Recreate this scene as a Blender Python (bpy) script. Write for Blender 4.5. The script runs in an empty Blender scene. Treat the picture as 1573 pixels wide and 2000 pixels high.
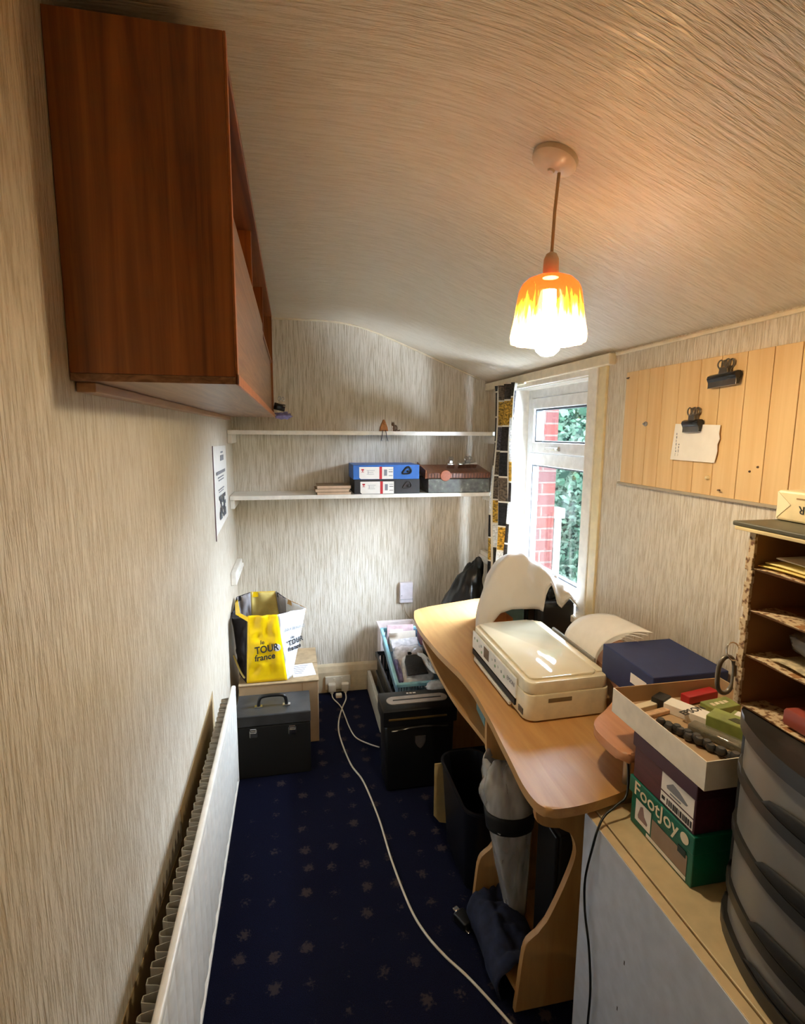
import bpy, bmesh, math, random
from mathutils import Vector, Matrix, noise
random.seed(7)
S = bpy.context.scene
COL = S.collection
# ------------------------------------------------------------------ camera
cam = bpy.data.cameras.new('camera'); cam.sensor_fit = 'HORIZONTAL'; cam.sensor_width = 36
cam.lens = 36 * 1050 / 1573; cam.clip_start = 0.02; cam.clip_end = 200
camo = bpy.data.objects.new('camera', cam); COL.objects.link(camo); S.camera = camo
YAW, PITCH, ROLL = .2015, .146, .007
fwd = Vector((math.sin(YAW)*math.cos(PITCH), math.cos(YAW)*math.cos(PITCH), -math.sin(PITCH)))
rgt = Vector((math.cos(YAW), -math.sin(YAW), 0)); up = rgt.cross(fwd)
r2 = rgt*math.cos(ROLL) + up*math.sin(ROLL); u2 = up*math.cos(ROLL) - rgt*math.sin(ROLL)
camo.matrix_world = Matrix(((r2.x, u2.x, -fwd.x, 0), (r2.y, u2.y, -fwd.y, 0), (r2.z, u2.z, -fwd.z, 1.6), (0, 0, 0, 1)))
# ------------------------------------------------------------------ light
BULB, SKY, EXPO = 235.0, 64.0, 1.0
S.view_settings.view_transform = 'Standard'; S.view_settings.look = 'None'
S.view_settings.exposure = EXPO; S.view_settings.gamma = 1; S.view_settings.use_curve_mapping = False
w = bpy.data.worlds.new('overcast_sky'); S.world = w; w.use_nodes = True
bg = w.node_tree.nodes['Background']; bg.inputs[0].default_value = (.70, .84, 1.0, 1); bg.inputs[1].default_value = SKY
pl = bpy.data.lights.new('window_portal', 'AREA'); pl.shape = 'RECTANGLE'; pl.size = .80; pl.size_y = 1.02
pl.cycles.is_portal = True
plo = bpy.data.objects.new('window_portal', pl); COL.objects.link(plo); plo.location = (1.335, 2.405, 1.345)
plo.rotation_euler = (0, math.pi/2, 0)
plo.rotation_euler = Vector((-1, 0, 0)).to_track_quat('-Z', 'Y').to_euler()
S.cycles.max_bounces = 10; S.cycles.diffuse_bounces = 6; S.cycles.transparent_max_bounces = 16
S.cycles.sample_clamp_indirect = 6; S.cycles.caustics_reflective = False; S.cycles.caustics_refractive = False

# ------------------------------------------------------------------ materials
def srgb(r, g, b):
    f = lambda c: (c/255/12.92) if c/255 <= .04045 else ((c/255+.055)/1.055)**2.4
    return (f(r), f(g), f(b), 1)
class N:
    def __init__(s, name):
        s.m = bpy.data.materials.new(name); s.m.use_nodes = True; s.t = s.m.node_tree
        s.b = s.t.nodes['Principled BSDF']; s.o = s.t.nodes['Material Output']
    def n(s, typ, **k):
        n = s.t.nodes.new(typ)
        for a, v in k.items():
            if a.startswith('i_'): n.inputs[a[2:].replace('_', ' ')].default_value = v
            else: setattr(n, a, v)
        return n
    def l(s, a, b): s.t.links.new(a, b)
    def ramp(s, src, stops, interp='LINEAR'):
        r = s.n('ShaderNodeValToRGB'); r.color_ramp.interpolation = interp; e = r.color_ramp.elements
        while len(e) < len(stops): e.new(.5)
        for x, (p, c) in zip(e, stops): x.position = p; x.color = c if len(c) == 4 else (*c, 1)
        s.l(src, r.inputs[0]); return r.outputs[0]
    def coords(s, scale, kind='Object'):
        tc = s.n('ShaderNodeTexCoord'); mp = s.n('ShaderNodeMapping'); mp.inputs['Scale'].default_value = scale
        s.l(tc.outputs[kind], mp.inputs[0]); return mp.outputs[0]
    def bump(s, h, strength, dist=.002):
        b = s.n('ShaderNodeBump'); b.inputs['Strength'].default_value = strength; b.inputs['Distance'].default_value = dist
        s.l(h, b.inputs['Height']); s.l(b.outputs[0], s.b.inputs['Normal'])
MC = {}
def pm(name, col, rough=.5, metal=0, alpha=1, coat=0, var=.08, vs=30, spec=.5, trans=0, bump=0):
    """plain paint / plastic / metal with a little procedural mottling"""
    if name in MC: return MC[name]
    k = N(name); nz = k.n('ShaderNodeTexNoise', i_Scale=vs, i_Detail=3.0)
    k.l(k.coords((1, 1, 1)), nz.inputs['Vector'])
    d = tuple(max(0, c*(1-var)) for c in col[:3]); u = tuple(min(1, c*(1+var)) for c in col[:3])
    k.l(k.ramp(nz.outputs[0], [(.3, d), (.7, u)]), k.b.inputs['Base Color'])
    k.b.inputs['Roughness'].default_value = rough; k.b.inputs['Metallic'].default_value = metal
    k.b.inputs['Alpha'].default_value = alpha; k.b.inputs['Coat Weight'].default_value = coat
    k.b.inputs['Specular IOR Level'].default_value = spec; k.b.inputs['Transmission Weight'].default_value = trans
    if bump: k.bump(nz.outputs[0], bump, .004)
    MC[name] = k.m; return k.m
def wood(name, c1, c2, scale, rough=.4, dist=2.0, coat=0):
    if name in MC: return MC[name]
    k = N(name); v = k.coords(scale)
    a = k.n('ShaderNodeTexNoise', i_Scale=1.0, i_Detail=6.0, i_Roughness=.6, i_Distortion=dist); k.l(v, a.inputs['Vector'])
    k.l(k.ramp(a.outputs[0], [(.32, c1), (.68, c2)]), k.b.inputs['Base Color'])
    k.b.inputs['Roughness'].default_value = rough; k.b.inputs['Coat Weight'].default_value = coat
    k.bump(a.outputs[0], .08, .001)
    MC[name] = k.m; return k.m
def wallpaper(name, scale, lo, hi, strength=.9):
    k = N(name); v = k.coords(scale)
    a = k.n('ShaderNodeTexNoise', i_Scale=1.0, i_Detail=3.5, i_Roughness=.62, i_Distortion=.35); k.l(v, a.inputs['Vector'])
    b = k.n('ShaderNodeTexNoise', i_Scale=.03, i_Detail=2.0); k.l(v, b.inputs['Vector'])
    h = k.ramp(a.outputs[0], [(.36, (0, 0, 0)), (.50, (.65, .65, .65)), (.62, (1, 1, 1))])
    mx = k.n('ShaderNodeMixRGB'); k.l(h, mx.inputs[0]); mx.inputs[1].default_value = lo; mx.inputs[2].default_value = hi
    k.l(mx.outputs[0], k.b.inputs['Base Color'])
    k.b.inputs['Roughness'].default_value = .34; k.b.inputs['Specular IOR Level'].default_value = .5
    k.bump(h, strength, .0032); return k.m
WLO, WHI = srgb(202, 187, 164), srgb(230, 221, 206)
M_wall_side = wallpaper('vertical_ribbed_wallpaper_side', (1, 165, 14), WLO, WHI, .75)
M_wall_back = wallpaper('vertical_ribbed_wallpaper_end', (185, 1, 8), srgb(190, 177, 154), srgb(230, 222, 209), .6)
M_ceil = wallpaper('ribbed_ceiling_paper', (12, 140, 12), srgb(212, 200, 180), srgb(224, 214, 197), .7)
M_cream = pm('cream_gloss_paint', srgb(226, 213, 186), .35)
M_white = pm('white_gloss_paint', srgb(236, 232, 224), .3)
M_upvc = pm('white_plastic_frame', srgb(238, 240, 242), .3)
M_black = pm('black_plastic', srgb(15, 15, 17), .35)
M_matt = pm('matt_black', srgb(14, 14, 16), .7)
M_rubber = pm('dark_gasket', srgb(38, 40, 44), .6)
M_chrome = pm('chrome_metal', (.8, .8, .8), .18, 1)
M_steel = pm('dull_steel', (.42, .40, .37), .3, 1)
M_blackmetal = pm('black_lacquered_steel', (.02, .02, .022), .2, .3)
M_ink = pm('dark_print', srgb(40, 40, 44), .6)
M_grey_ink = pm('grey_print', srgb(128, 130, 138), .6)
M_red_ink = pm('red_print', srgb(186, 38, 46), .5)
M_paper = pm('white_paper', srgb(236, 232, 226), .65, var=.03)
M_card = pm('brown_cardboard', srgb(178, 150, 116), .8, vs=12)
BE1, BE2 = srgb(180, 134, 80), srgb(198, 154, 98)
M_beech = wood('beech_laminate', BE1, BE2, (30, 2.5, 30), .38, .6)
M_beech_x = wood('beech_laminate_panel', BE1, BE2, (25, 25, 2.5), .42, .6)
M_mahog = wood('mahogany_veneer', srgb(110, 56, 22), srgb(166, 98, 44), (34, 34, 1.1), .33, 1.2, .15)
M_mahog_y = wood('mahogany_veneer_long', srgb(92, 44, 20), srgb(146, 84, 44), (30, 1.2, 30), .4, 1.2, .1)
M_walnut_y = wood('grey_brown_veneer', srgb(104, 64, 38), srgb(156, 112, 78), (30, 1.6, 60), .35, 1.5, .2)
M_edge = wood('orange_lipping', srgb(150, 82, 34), srgb(176, 104, 50), (20, 20, 20), .4)

# ------------------------------------------------------------------ mesh helpers
class MB:
    def __init__(s): s.bm = bmesh.new(); s.uv = None
    def _new(s, v0): s.bm.verts.ensure_lookup_table(); return s.bm.verts[v0:]
    def box(s, x0, x1, y0, y1, z0, z1, bev=0, seg=2, mi=0, M=None):
        vs = [s.bm.verts.new((x, y, z)) for x in (x0, x1) for y in (y0, y1) for z in (z0, z1)]
        fs = []
        for q in ((0, 1, 3, 2), (4, 6, 7, 5), (0, 4, 5, 1), (2, 3, 7, 6), (0, 2, 6, 4), (1, 5, 7, 3)):
            f = s.bm.faces.new([vs[i] for i in q]); f.material_index = mi; fs.append(f)
        if bev:
            es = list({e for f in fs for e in f.edges})
            r = bmesh.ops.bevel(s.bm, geom=es, offset=bev, segments=seg, profile=.5, affect='EDGES', clamp_overlap=True)
            vs = list({v for f in r['faces'] for v in f.verts} | {v for v in vs if v.is_valid})
            for f in r['faces']: f.material_index = mi
        if M is not None: bmesh.ops.transform(s.bm, matrix=M, verts=vs)
        return vs
    def prism(s, poly, axis, a0, a1, mi=0, bev=0, M=None):
        """closed 2-D outline pushed along an axis; poly in the other two axes in x,y,z order"""
        def P(p, a): return {'X': (a, p[0], p[1]), 'Y': (p[0], a, p[1]), 'Z': (p[0], p[1], a)}[axis]
        A = [s.bm.verts.new(P(p, a0)) for p in poly]; B = [s.bm.verts.new(P(p, a1)) for p in poly]
        n = len(poly); f1 = s.bm.faces.new(A); f2 = s.bm.faces.new(B[::-1]); fs = [f1, f2]
        for i in range(n): fs.append(s.bm.faces.new((A[i], B[i], B[(i+1) % n], A[(i+1) % n])))
        for f in fs: f.material_index = mi
        vs = A+B
        if bev:
            es = list(f1.edges)+list(f2.edges)
            r = bmesh.ops.bevel(s.bm, geom=es, offset=bev, segments=2, profile=.5, affect='EDGES', clamp_overlap=True)
            for f in r['faces']: f.material_index = mi
            vs = list({v for f in r['faces'] for v in f.verts} | {v for v in vs if v.is_valid})
        if M is not None: bmesh.ops.transform(s.bm, matrix=M, verts=vs)
        return vs
    def tube(s, pts, r, n=8, closed=False, smooth=0, flat=1.0, mi=0):
        pts = [Vector(p) for p in pts]
        if smooth: pts = spline(pts, smooth, closed)
        rings = []; m = len(pts); prev = None
        for i, p in enumerate(pts):
            a = pts[(i-1) % m] if (closed or i) else p; b = pts[(i+1) % m] if (closed or i < m-1) else p
            t = (b-a).normalized()
            if prev is None:
                ref = Vector((0, 0, 1)) if abs(t.z) < .9 else Vector((1, 0, 0)); x = t.cross(ref).normalized()
            else: x = (prev - t*prev.dot(t)).normalized()
            prev = x; y = t.cross(x); rr = r(i/(m-1)) if callable(r) else r
            rings.append([s.bm.verts.new(p + x*math.cos(k*2*math.pi/n)*rr + y*math.sin(k*2*math.pi/n)*rr*flat) for k in range(n)])
        for i in range(m if closed else m-1):
            A, B = rings[i], rings[(i+1) % m]
            for k in range(n):
                f = s.bm.faces.new((A[k], A[(k+1) % n], B[(k+1) % n], B[k])); f.material_index = mi
        if not closed:
            s.bm.faces.new(rings[0][::-1]).material_index = mi; s.bm.faces.new(rings[-1]).material_index = mi
        return [v for q in rings for v in q]
    def lathe(s, prof, c=(0, 0, 0), n=32, scallop=None, M=None, cap=True, mi=0):
        rings = []
        for j, (r, z) in enumerate(prof):
            ring = []
            for k in range(n):
                a = 2*math.pi*k/n; q = r*(scallop(a, j/(len(prof)-1)) if scallop else 1)
                ring.append(s.bm.verts.new((c[0]+q*math.cos(a), c[1]+q*math.sin(a), c[2]+z)))
            rings.append(ring)
        for A, B in zip(rings, rings[1:]):
            for k in range(n):
                s.bm.faces.new((A[k], A[(k+1) % n], B[(k+1) % n], B[k])).material_index = mi
        if cap:
            for R, o in ((rings[0], -1), (rings[-1], 1)):
                if prof[0 if o < 0 else -1][0] > 1e-5: s.bm.faces.new(R[::o]).material_index = mi
        vs = [v for q in rings for v in q]
        if M is not None: bmesh.ops.transform(s.bm, matrix=M, verts=vs)
        return vs
    def grid(s, fn, nu, nv, uvs=None, mi=0, closed_u=False):
        V = [[s.bm.verts.new(fn(i/nu, j/nv)) for j in range(nv+1)] for i in range(nu if closed_u else nu+1)]
        uvl = s.bm.loops.layers.uv.verify() if uvs else None
        for i in range(nu):
            for j in range(nv):
                i2 = (i+1) % nu if closed_u else i+1
                f = s.bm.faces.new((V[i][j], V[i2][j], V[i2][j+1], V[i][j+1])); f.material_index = mi
                if uvs:
                    for lp, (a, b) in zip(f.loops, ((i, j), (i+1, j), (i+1, j+1), (i, j+1))):
                        lp[uvl].uv = uvs(a/nu, b/nv)
        return V
    def face(s, pts, mi=0):
        f = s.bm.faces.new([s.bm.verts.new(p) for p in pts]); f.material_index = mi; return f
    def blob(s, c, r, amp=.15, freq=4, seed=0, seg=28, rings=18, squash=None, mi=0):
        v0 = len(s.bm.verts)
        res = bmesh.ops.create_uvsphere(s.bm, u_segments=seg, v_segments=rings, radius=1)
        for v in res['verts']:
            d = v.co.normalized(); k = 1 + amp*noise.fractal(d*freq + Vector((seed*3.1, seed, 7)), 1, 2, 3)
            p = Vector((d.x*r[0], d.y*r[1], d.z*r[2]))*k
            if squash: p = squash(p)
            v.co = p + Vector(c)
        for f in {f for v in res['verts'] for f in v.link_faces}: f.material_index = mi
        return res['verts']
def spline(p, k, closed=False):
    out = []; n = len(p)
    for i in range(n if closed else n-1):
        g = lambda j: p[j % n] if closed else p[min(max(j, 0), n-1)]
        a, b, c, d = g(i-1), g(i), g(i+1), g(i+2)
        for t in range(k):
            t /= k
            out.append(.5*((2*b) + (c-a)*t + (2*a-5*b+4*c-d)*t*t + (3*b-a-3*c+d)*t**3))
    if not closed: out.append(p[-1])
    return out
ORG = {}
def link(name, bm, mats, org, parent=None, smooth=False, solid=0):
    me = bpy.data.meshes.new(name); bmesh.ops.recalc_face_normals(bm, faces=bm.faces[:])
    bmesh.ops.translate(bm, verts=bm.verts[:], vec=-Vector(org))
    bm.to_mesh(me); bm.free()
    for m in (mats if isinstance(mats, (list, tuple)) else [mats]): me.materials.append(m)
    o = bpy.data.objects.new(name, me); COL.objects.link(o)
    if smooth:
        for p in me.polygons: p.use_smooth = True
        if smooth != 1:
            md = o.modifiers.new('edge', 'EDGE_SPLIT'); md.split_angle = math.radians(smooth)
    if solid:
        md = o.modifiers.new('thickness', 'SOLIDIFY'); md.thickness = solid; md.offset = 0
    if parent is not None: o.parent = parent
    else: o.location = org
    ORG[o.name] = Vector(org); return o
def part(name, mb, mats, parent, label=None, smooth=False, solid=0):
    o = link(name, mb.bm, mats, ORG[parent.name], parent, smooth, solid)
    if label: o['label'] = label
    return o
def thing(name, label, cat, loc, group=None):
    o = bpy.data.objects.new(name, None); COL.objects.link(o); o.location = loc; o.empty_display_size = .05
    o['label'] = label; o['category'] = cat
    if group: o['group'] = group
    ORG[o.name] = Vector(loc); return o
def solo(name, mb, mats, label, cat, group=None, smooth=False, solid=0, kind=None):
    co = [v.co for v in mb.bm.verts]
    org = ((min(v.x for v in co)+max(v.x for v in co))/2, (min(v.y for v in co)+max(v.y for v in co))/2, min(v.z for v in co))
    o = link(name, mb.bm, mats, org, None, smooth, solid); o['label'] = label; o['category'] = cat
    if group: o['group'] = group
    if kind: o['kind'] = kind
    return o
def struct(name, mb, mats, parent=None, smooth=False, solid=0):
    o = link(name, mb.bm, mats, ORG[parent.name] if parent else (0, 0, 0), parent, smooth, solid)
    if not parent: o['kind'] = 'structure'
    return o
def RX(a): return Matrix.Rotation(math.radians(a), 4, 'X')
def RY(a): return Matrix.Rotation(math.radians(a), 4, 'Y')
def RZ(a): return Matrix.Rotation(math.radians(a), 4, 'Z')
def T(*v): return Matrix.Translation(Vector(v))
def frame(c, xd, yd):
    """matrix that carries local x,y,z to the directions xd, yd, xd x yd at c"""
    x = Vector(xd).normalized(); z = x.cross(Vector(yd)).normalized(); y = z.cross(x)
    return Matrix(((x.x, y.x, z.x, c[0]), (x.y, y.y, z.y, c[1]), (x.z, y.z, z.z, c[2]), (0, 0, 0, 1)))
def lettering(body, size, M, mat, parent, name='lettering', sx=1, shear=0, bold=0, align='CENTER'):
    cu = bpy.data.curves.new('t', 'FONT'); cu.body = body; cu.size = size; cu.align_x = align; cu.align_y = 'CENTER'
    cu.extrude = .0003; cu.shear = shear; cu.offset = bold; cu.resolution_u = 3
    ob = bpy.data.objects.new('t', cu); COL.objects.link(ob); bpy.context.view_layer.update()
    me = bpy.data.meshes.new_from_object(ob.evaluated_get(bpy.context.evaluated_depsgraph_get()))
    mb = MB(); mb.bm.from_mesh(me); bpy.data.objects.remove(ob); bpy.data.curves.remove(cu); bpy.data.meshes.remove(me)
    mb.bm.transform(M @ Matrix.Diagonal((sx, 1, 1, 1)))
    return part(name, mb, mat, parent)
def bars(mb, M, items, t=.0006):
    """flat printed blocks (x0,x1,y0,y1[,mi]) in the local plane of M"""
    for it in items: mb.box(it[0], it[1], it[2], it[3], 0, t, mi=it[4] if len(it) > 4 else 0, M=M)

# ------------------------------------------------------------------ the room shell
XL, XR, YB, YF = -.333, 1.189, 3.192, -.62
cp = [(-.40, 2.226), (-.333, 2.226), (.12, 2.229), (.22, 2.226), (.30, 2.219), (.38, 2.206), (.46, 2.184), (.56, 2.150), (.80, 2.057), (1.189, 1.905), (1.32, 1.855)]
pts = [Vector((x, 0, z)) for x, z in cp]; cpf = [(p.x, p.z) for p in spline(pts, 5)]
mb = MB(); mb.prism(cpf + [(1.32, 2.34), (-.40, 2.34)], 'Y', YF-.1, YB+.1); ceiling = struct('ceiling', mb, M_ceil, smooth=25)
def zc(x):
    for (a, za), (b, zb) in zip(cpf, cpf[1:]):
        if a <= x <= b: return za + (zb-za)*(x-a)/(b-a)
    return 2.2
k = N('navy_patterned_carpet'); v = k.coords((1, 1, 1))
vo = k.n('ShaderNodeTexVoronoi', i_Scale=9.5, i_Randomness=.25); k.l(v, vo.inputs['Vector'])
n1 = k.n('ShaderNodeTexNoise', i_Scale=95.0, i_Detail=2.0); k.l(v, n1.inputs['Vector'])
n2 = k.n('ShaderNodeTexNoise', i_Scale=420.0, i_Detail=2.0); k.l(v, n2.inputs['Vector'])
ad = k.n('ShaderNodeMath', operation='MULTIPLY_ADD'); k.l(n1.outputs[0], ad.inputs[0]); ad.inputs[1].default_value = .5; k.l(vo.outputs['Distance'], ad.inputs[2])
f = k.ramp(ad.outputs[0], [(.36, (1, 1, 1)), (.46, (0, 0, 0))])
cl = k.ramp(n2.outputs[0], [(.3, srgb(8, 9, 22)), (.7, srgb(26, 30, 58))])
mx = k.n('ShaderNodeMixRGB'); k.l(f, mx.inputs[0]); k.l(cl, mx.inputs[1]); mx.inputs[2].default_value = srgb(66, 58, 62)
k.l(mx.outputs[0], k.b.inputs['Base Color']); k.b.inputs['Roughness'].default_value = .95; k.b.inputs['Specular IOR Level'].default_value = .1
k.bump(n2.outputs[0], .6, .004)
mb = MB(); mb.box(XL-.1, XR+.12, YF-.1, YB+.1, -.06, 0); struct('floor', mb, k.m)
mb = MB(); mb.box(XL-.08, XL, YF-.08, YB+.08, 0, 2.30); struct('wall_left', mb, M_wall_side)
mb = MB(); mb.box(XL-.08, XR+.11, YB, YB+.08, 0, 2.30); struct('wall_back', mb, M_wall_back)
mb = MB(); mb.box(XL-.08, XR+.11, YF-.08, YF, 0, 2.30); struct('wall_front', mb, M_wall_back)
OY0, OY1, OZ0, OZ1 = 2.03, 2.785, .84, 1.835
mb = MB()
mb.box(XR, XR+.11, YF-.08, OY0, 0, 2.02); mb.box(XR, XR+.11, OY1, YB+.08, 0, 2.02)
mb.box(XR, XR+.11, OY0, OY1, 0, OZ0); mb.box(XR, XR+.11, OY0, OY1, OZ1, 2.02)
struct('wall_right', mb, M_wall_side)
# bare plaster left without paper behind the radiator
mb = MB(); mb.prism([(.30, .25), (.30, .60), (.92, .52), (1.48, .447), (1.472, .545), (2.115, .583), (2.13, .44), (2.13, .20)], 'X', XL-.001, XL+.0016)
struct('trim_bare_plaster', mb, pm('bare_plaster', srgb(176, 152, 114), .9, vs=9, var=.15))
# skirting on the end wall
mb = MB(); mb.prism([(YB-.022, 0), (YB-.022, .13), (YB-.012, .165), (YB-.004, .178), (YB, .178), (YB, 0)], 'X', XL, XR)
struct('baseboard_back', mb, pm('aged_cream_paint', srgb(206, 188, 156), .45))
mb = MB(); mb.box(XL, XL+.016, YF, YB-.022, 0, .13, bev=.004); struct('baseboard_left', mb, M_cream)
# beads along the ceiling line
mb = MB(); mb.tube([(x, YB-.003, z-.004) for x, z in cpf if XL < x < XR], .006, 6); struct('trim_1', mb, M_cream, smooth=1)
mb = MB(); mb.box(XR-.010, XR, YF, 1.855, 1.888, 1.900, bev=.003); struct('trim_2', mb, M_cream)
# window: architrave, sill, pelmet board, plastic frame
mb = MB()
for y0, y1 in ((1.962, OY0), (OY1, OY1+.062)): mb.box(XR-.014, XR+.002, y0, y1, OZ0-.03, OZ1+.045, bev=.003)
mb.box(XR-.014, XR+.002, OY0, OY1, OZ1, OZ1+.045, bev=.003); struct('trim_3', mb, M_white)
mb = MB(); mb.box(XR-.010, XR+.002, 1.905, 1.960, OZ0-.03, OZ1+.045, bev=.003); struct('trim_4', mb, pm('ochre_cream_paint', srgb(222, 206, 166), .4))
mb = MB(); mb.box(XR-.030, XR, 1.862, YB-.004, 1.858, 1.900, bev=.004); struct('trim_5', mb, M_cream)
mb = MB(); mb.box(XR-.05, XR+.075, OY0-.06, OY1+.06, OZ0-.028, OZ0+.002, bev=.005)
mb.box(XR+.002, XR+.075, OY1-.004, OY1+.002, OZ0, OZ1); mb.box(XR+.002, XR+.075, OY0-.002, OY0+.004, OZ0, OZ1); mb.box(XR+.002, XR+.075, OY0, OY1, OZ1-.004, OZ1+.002)
struct('trim_6', mb, M_white)
FX0, FX1 = XR+.075, XR+.128
win = bpy.data.objects.new('window_1', None); COL.objects.link(win); win.location = (FX0, 2.4, OZ0); win['kind'] = 'structure'; ORG[win.name] = Vector(win.location)
TZ0, TZ1 = 1.437, 1.500
mb = MB()
for y0, y1 in ((OY0+.004, OY0+.052), (OY1-.052, OY1-.004)): mb.box(FX0, FX1, y0, y1, OZ0+.002, OZ1-.004, bev=.004)
mb.box(FX0, FX1, OY0+.05, OY1-.05, OZ0+.002, OZ0+.052, bev=.004); mb.box(FX0, FX1, OY0+.05, OY1-.05, OZ1-.050, OZ1-.004, bev=.004)
mb.box(FX0, FX1, OY0+.05, OY1-.05, TZ0, TZ1, bev=.004); part('window_frame', mb, M_upvc, win)
cy0, cy1, cz0, cz1 = OY0+.054, OY1-.054, TZ1+.003, OZ1-.053
mb = MB(); cx0, cx1 = FX0-.014, FX1-.006
for y0, y1 in ((cy0, cy0+.052), (cy1-.052, cy1)): mb.box(cx0, cx1, y0, y1, cz0, cz1, bev=.004)
mb.box(cx0, cx1, cy0+.05, cy1-.05, cz0, cz0+.054, bev=.004); mb.box(cx0, cx1, cy0+.05, cy1-.05, cz1-.054, cz1, bev=.004)
cas = part('casement', mb, M_upvc, win)
hy = 2.44
mb = MB(); mb.box(cx0-.008, cx0, hy-.06, hy+.02, cz0+.014, cz0+.036, bev=.003); mb.box(cx0-.026, cx0-.006, hy-.055, hy+.05, cz0+.019, cz0+.031, bev=.004)
part('window_handle', mb, pm('pewter_handle', (.46, .43, .38), .35, .6), cas)
mb = MB()
def ring(mb, x0, x1, y0, y1, z0, z1, t):
    mb.box(x0, x1, y0, y0+t, z0, z1); mb.box(x0, x1, y1-t, y1, z0, z1); mb.box(x0, x1, y0+t, y1-t, z0, z0+t); mb.box(x0, x1, y0+t, y1-t, z1-t, z1)
ring(mb, cx0+.012, cx1-.012, cy0+.050, cy1-.050, cz0+.052, cz1-.052, .010)
ring(mb, FX0+.014, FX1-.012, OY0+.050, OY1-.050, OZ0+.050, TZ0+.002, .010); part('glazing_gasket', mb, M_rubber, win)
k = N('window_glass'); tr = k.n('ShaderNodeBsdfTransparent'); gl = k.n('ShaderNodeBsdfGlossy', i_Roughness=.02); 
ms = k.n('ShaderNodeMixShader'); ms.inputs[0].default_value = .04; k.l(tr.outputs[0], ms.inputs[1]); k.l(gl.outputs[0], ms.inputs[2]); k.l(ms.outputs[0], k.o.inputs[0])
for a, b, c, d in ((cy0+.055, cy1-.055, cz0+.057, cz1-.057), (OY0+.055, OY1-.055, OZ0+.055, TZ0-.002)):
    mb = MB(); mb.box(FX0+.024, FX0+.028, a, b, c, d); part('pane', mb, k.m, win)
# ------------------------------------------------------------------ outside
mb = MB(); mb.box(1.45, 12, 0, 14, -2.75, -2.7); struct('ground', mb, pm('wet_grass', srgb(30, 42, 26), .9, spec=0))
k = N('red_brickwork'); v = k.coords((1, 1, 1)); sp = k.n('ShaderNodeSeparateXYZ'); cb = k.n('ShaderNodeCombineXYZ'); k.l(v, sp.inputs[0])
sm = k.n('ShaderNodeMath', operation='ADD'); k.l(sp.outputs[0], sm.inputs[0]); k.l(sp.outputs[1], sm.inputs[1]); k.l(sm.outputs[0], cb.inputs[0]); k.l(sp.outputs[2], cb.inputs[1])
br = k.n('ShaderNodeTexBrick', i_Scale=1.0, i_Mortar_Size=.006, i_Brick_Width=.215, i_Row_Height=.078); k.l(cb.outputs[0], br.inputs[0])
br.inputs['Color1'].default_value = srgb(44, 20, 17); br.inputs['Color2'].default_value = srgb(34, 22, 22); br.inputs['Mortar'].default_value = srgb(40, 34, 31)
k.l(br.outputs[0], k.b.inputs['Base Color']); k.b.inputs['Roughness'].default_value = .9; k.b.inputs['Specular IOR Level'].default_value = 0; k.bump(br.outputs[1], .5, .006)
mb = MB(); mb.box(1.32, 1.725, 3.32, 3.75, -2.7, 2.6)
solo('brick_pier', mb, k.m, 'red brick pier of the house outside, seen through the left of the window', 'wall')
mb = MB(); mb.box(1.742, 1.796, 3.34, 3.40, -2.7, 1.03, bev=.006); mb.box(1.729, 1.811, 3.322, 3.418, 1.03, 1.10, bev=.008)
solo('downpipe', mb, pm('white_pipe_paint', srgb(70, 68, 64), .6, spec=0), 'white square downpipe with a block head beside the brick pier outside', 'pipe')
mb = MB(); rr = random.Random(3)
for i in range(15000):
    if i < 10500: x = rr.uniform(2.7, 4.3); z = rr.uniform(-1.3, 3.0); s_ = rr.uniform(.025, .055)
    else: x = rr.uniform(2.0, 6.2); z = rr.uniform(-2.4, 4.2); s_ = rr.uniform(.05, .10)
    y = 6.1 + .3*math.sin(x*4.1+z*2) + .3*math.sin(z*3.7) + rr.uniform(-.30, .35)
    d = Vector((rr.uniform(-1, 1), rr.uniform(-1, .2), rr.uniform(-.6, 1))).normalized(); e = d.cross(Vector((.3, .9, .2))).normalized()
    p = Vector((x, y, z)); mb.face([p-d*s_, p+e*s_*.5, p+d*s_, p-e*s_*.5], mi=rr.choice((0, 0, 1, 1, 2)))
mb.grid(lambda u, v_: (1.9+4.4*u, 7.3+.3*math.sin(u*9+v_*4), -2.6+6.9*v_), 30, 40)
mb.grid(lambda u, v_: (5.2+.35*math.sin(u*31+v_*5)+.2*math.sin(v_*17+u*9)-.5*v_, -4.5+11.2*u, -2.7+(4.75+.3*math.sin(u*19))*v_), 60, 30)  # unseen side arm of the hedge, added to block low sky light
solo('hedge', mb, [pm('pale_green_leaves', srgb(34, 44, 36), .8, spec=0), pm('mid_green_leaves', srgb(18, 30, 22), .8, spec=0), pm('dark_green_leaves', srgb(6, 14, 10), .8, spec=0)], 'tall leafy green hedge in the garden beyond the window', 'hedge')
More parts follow.
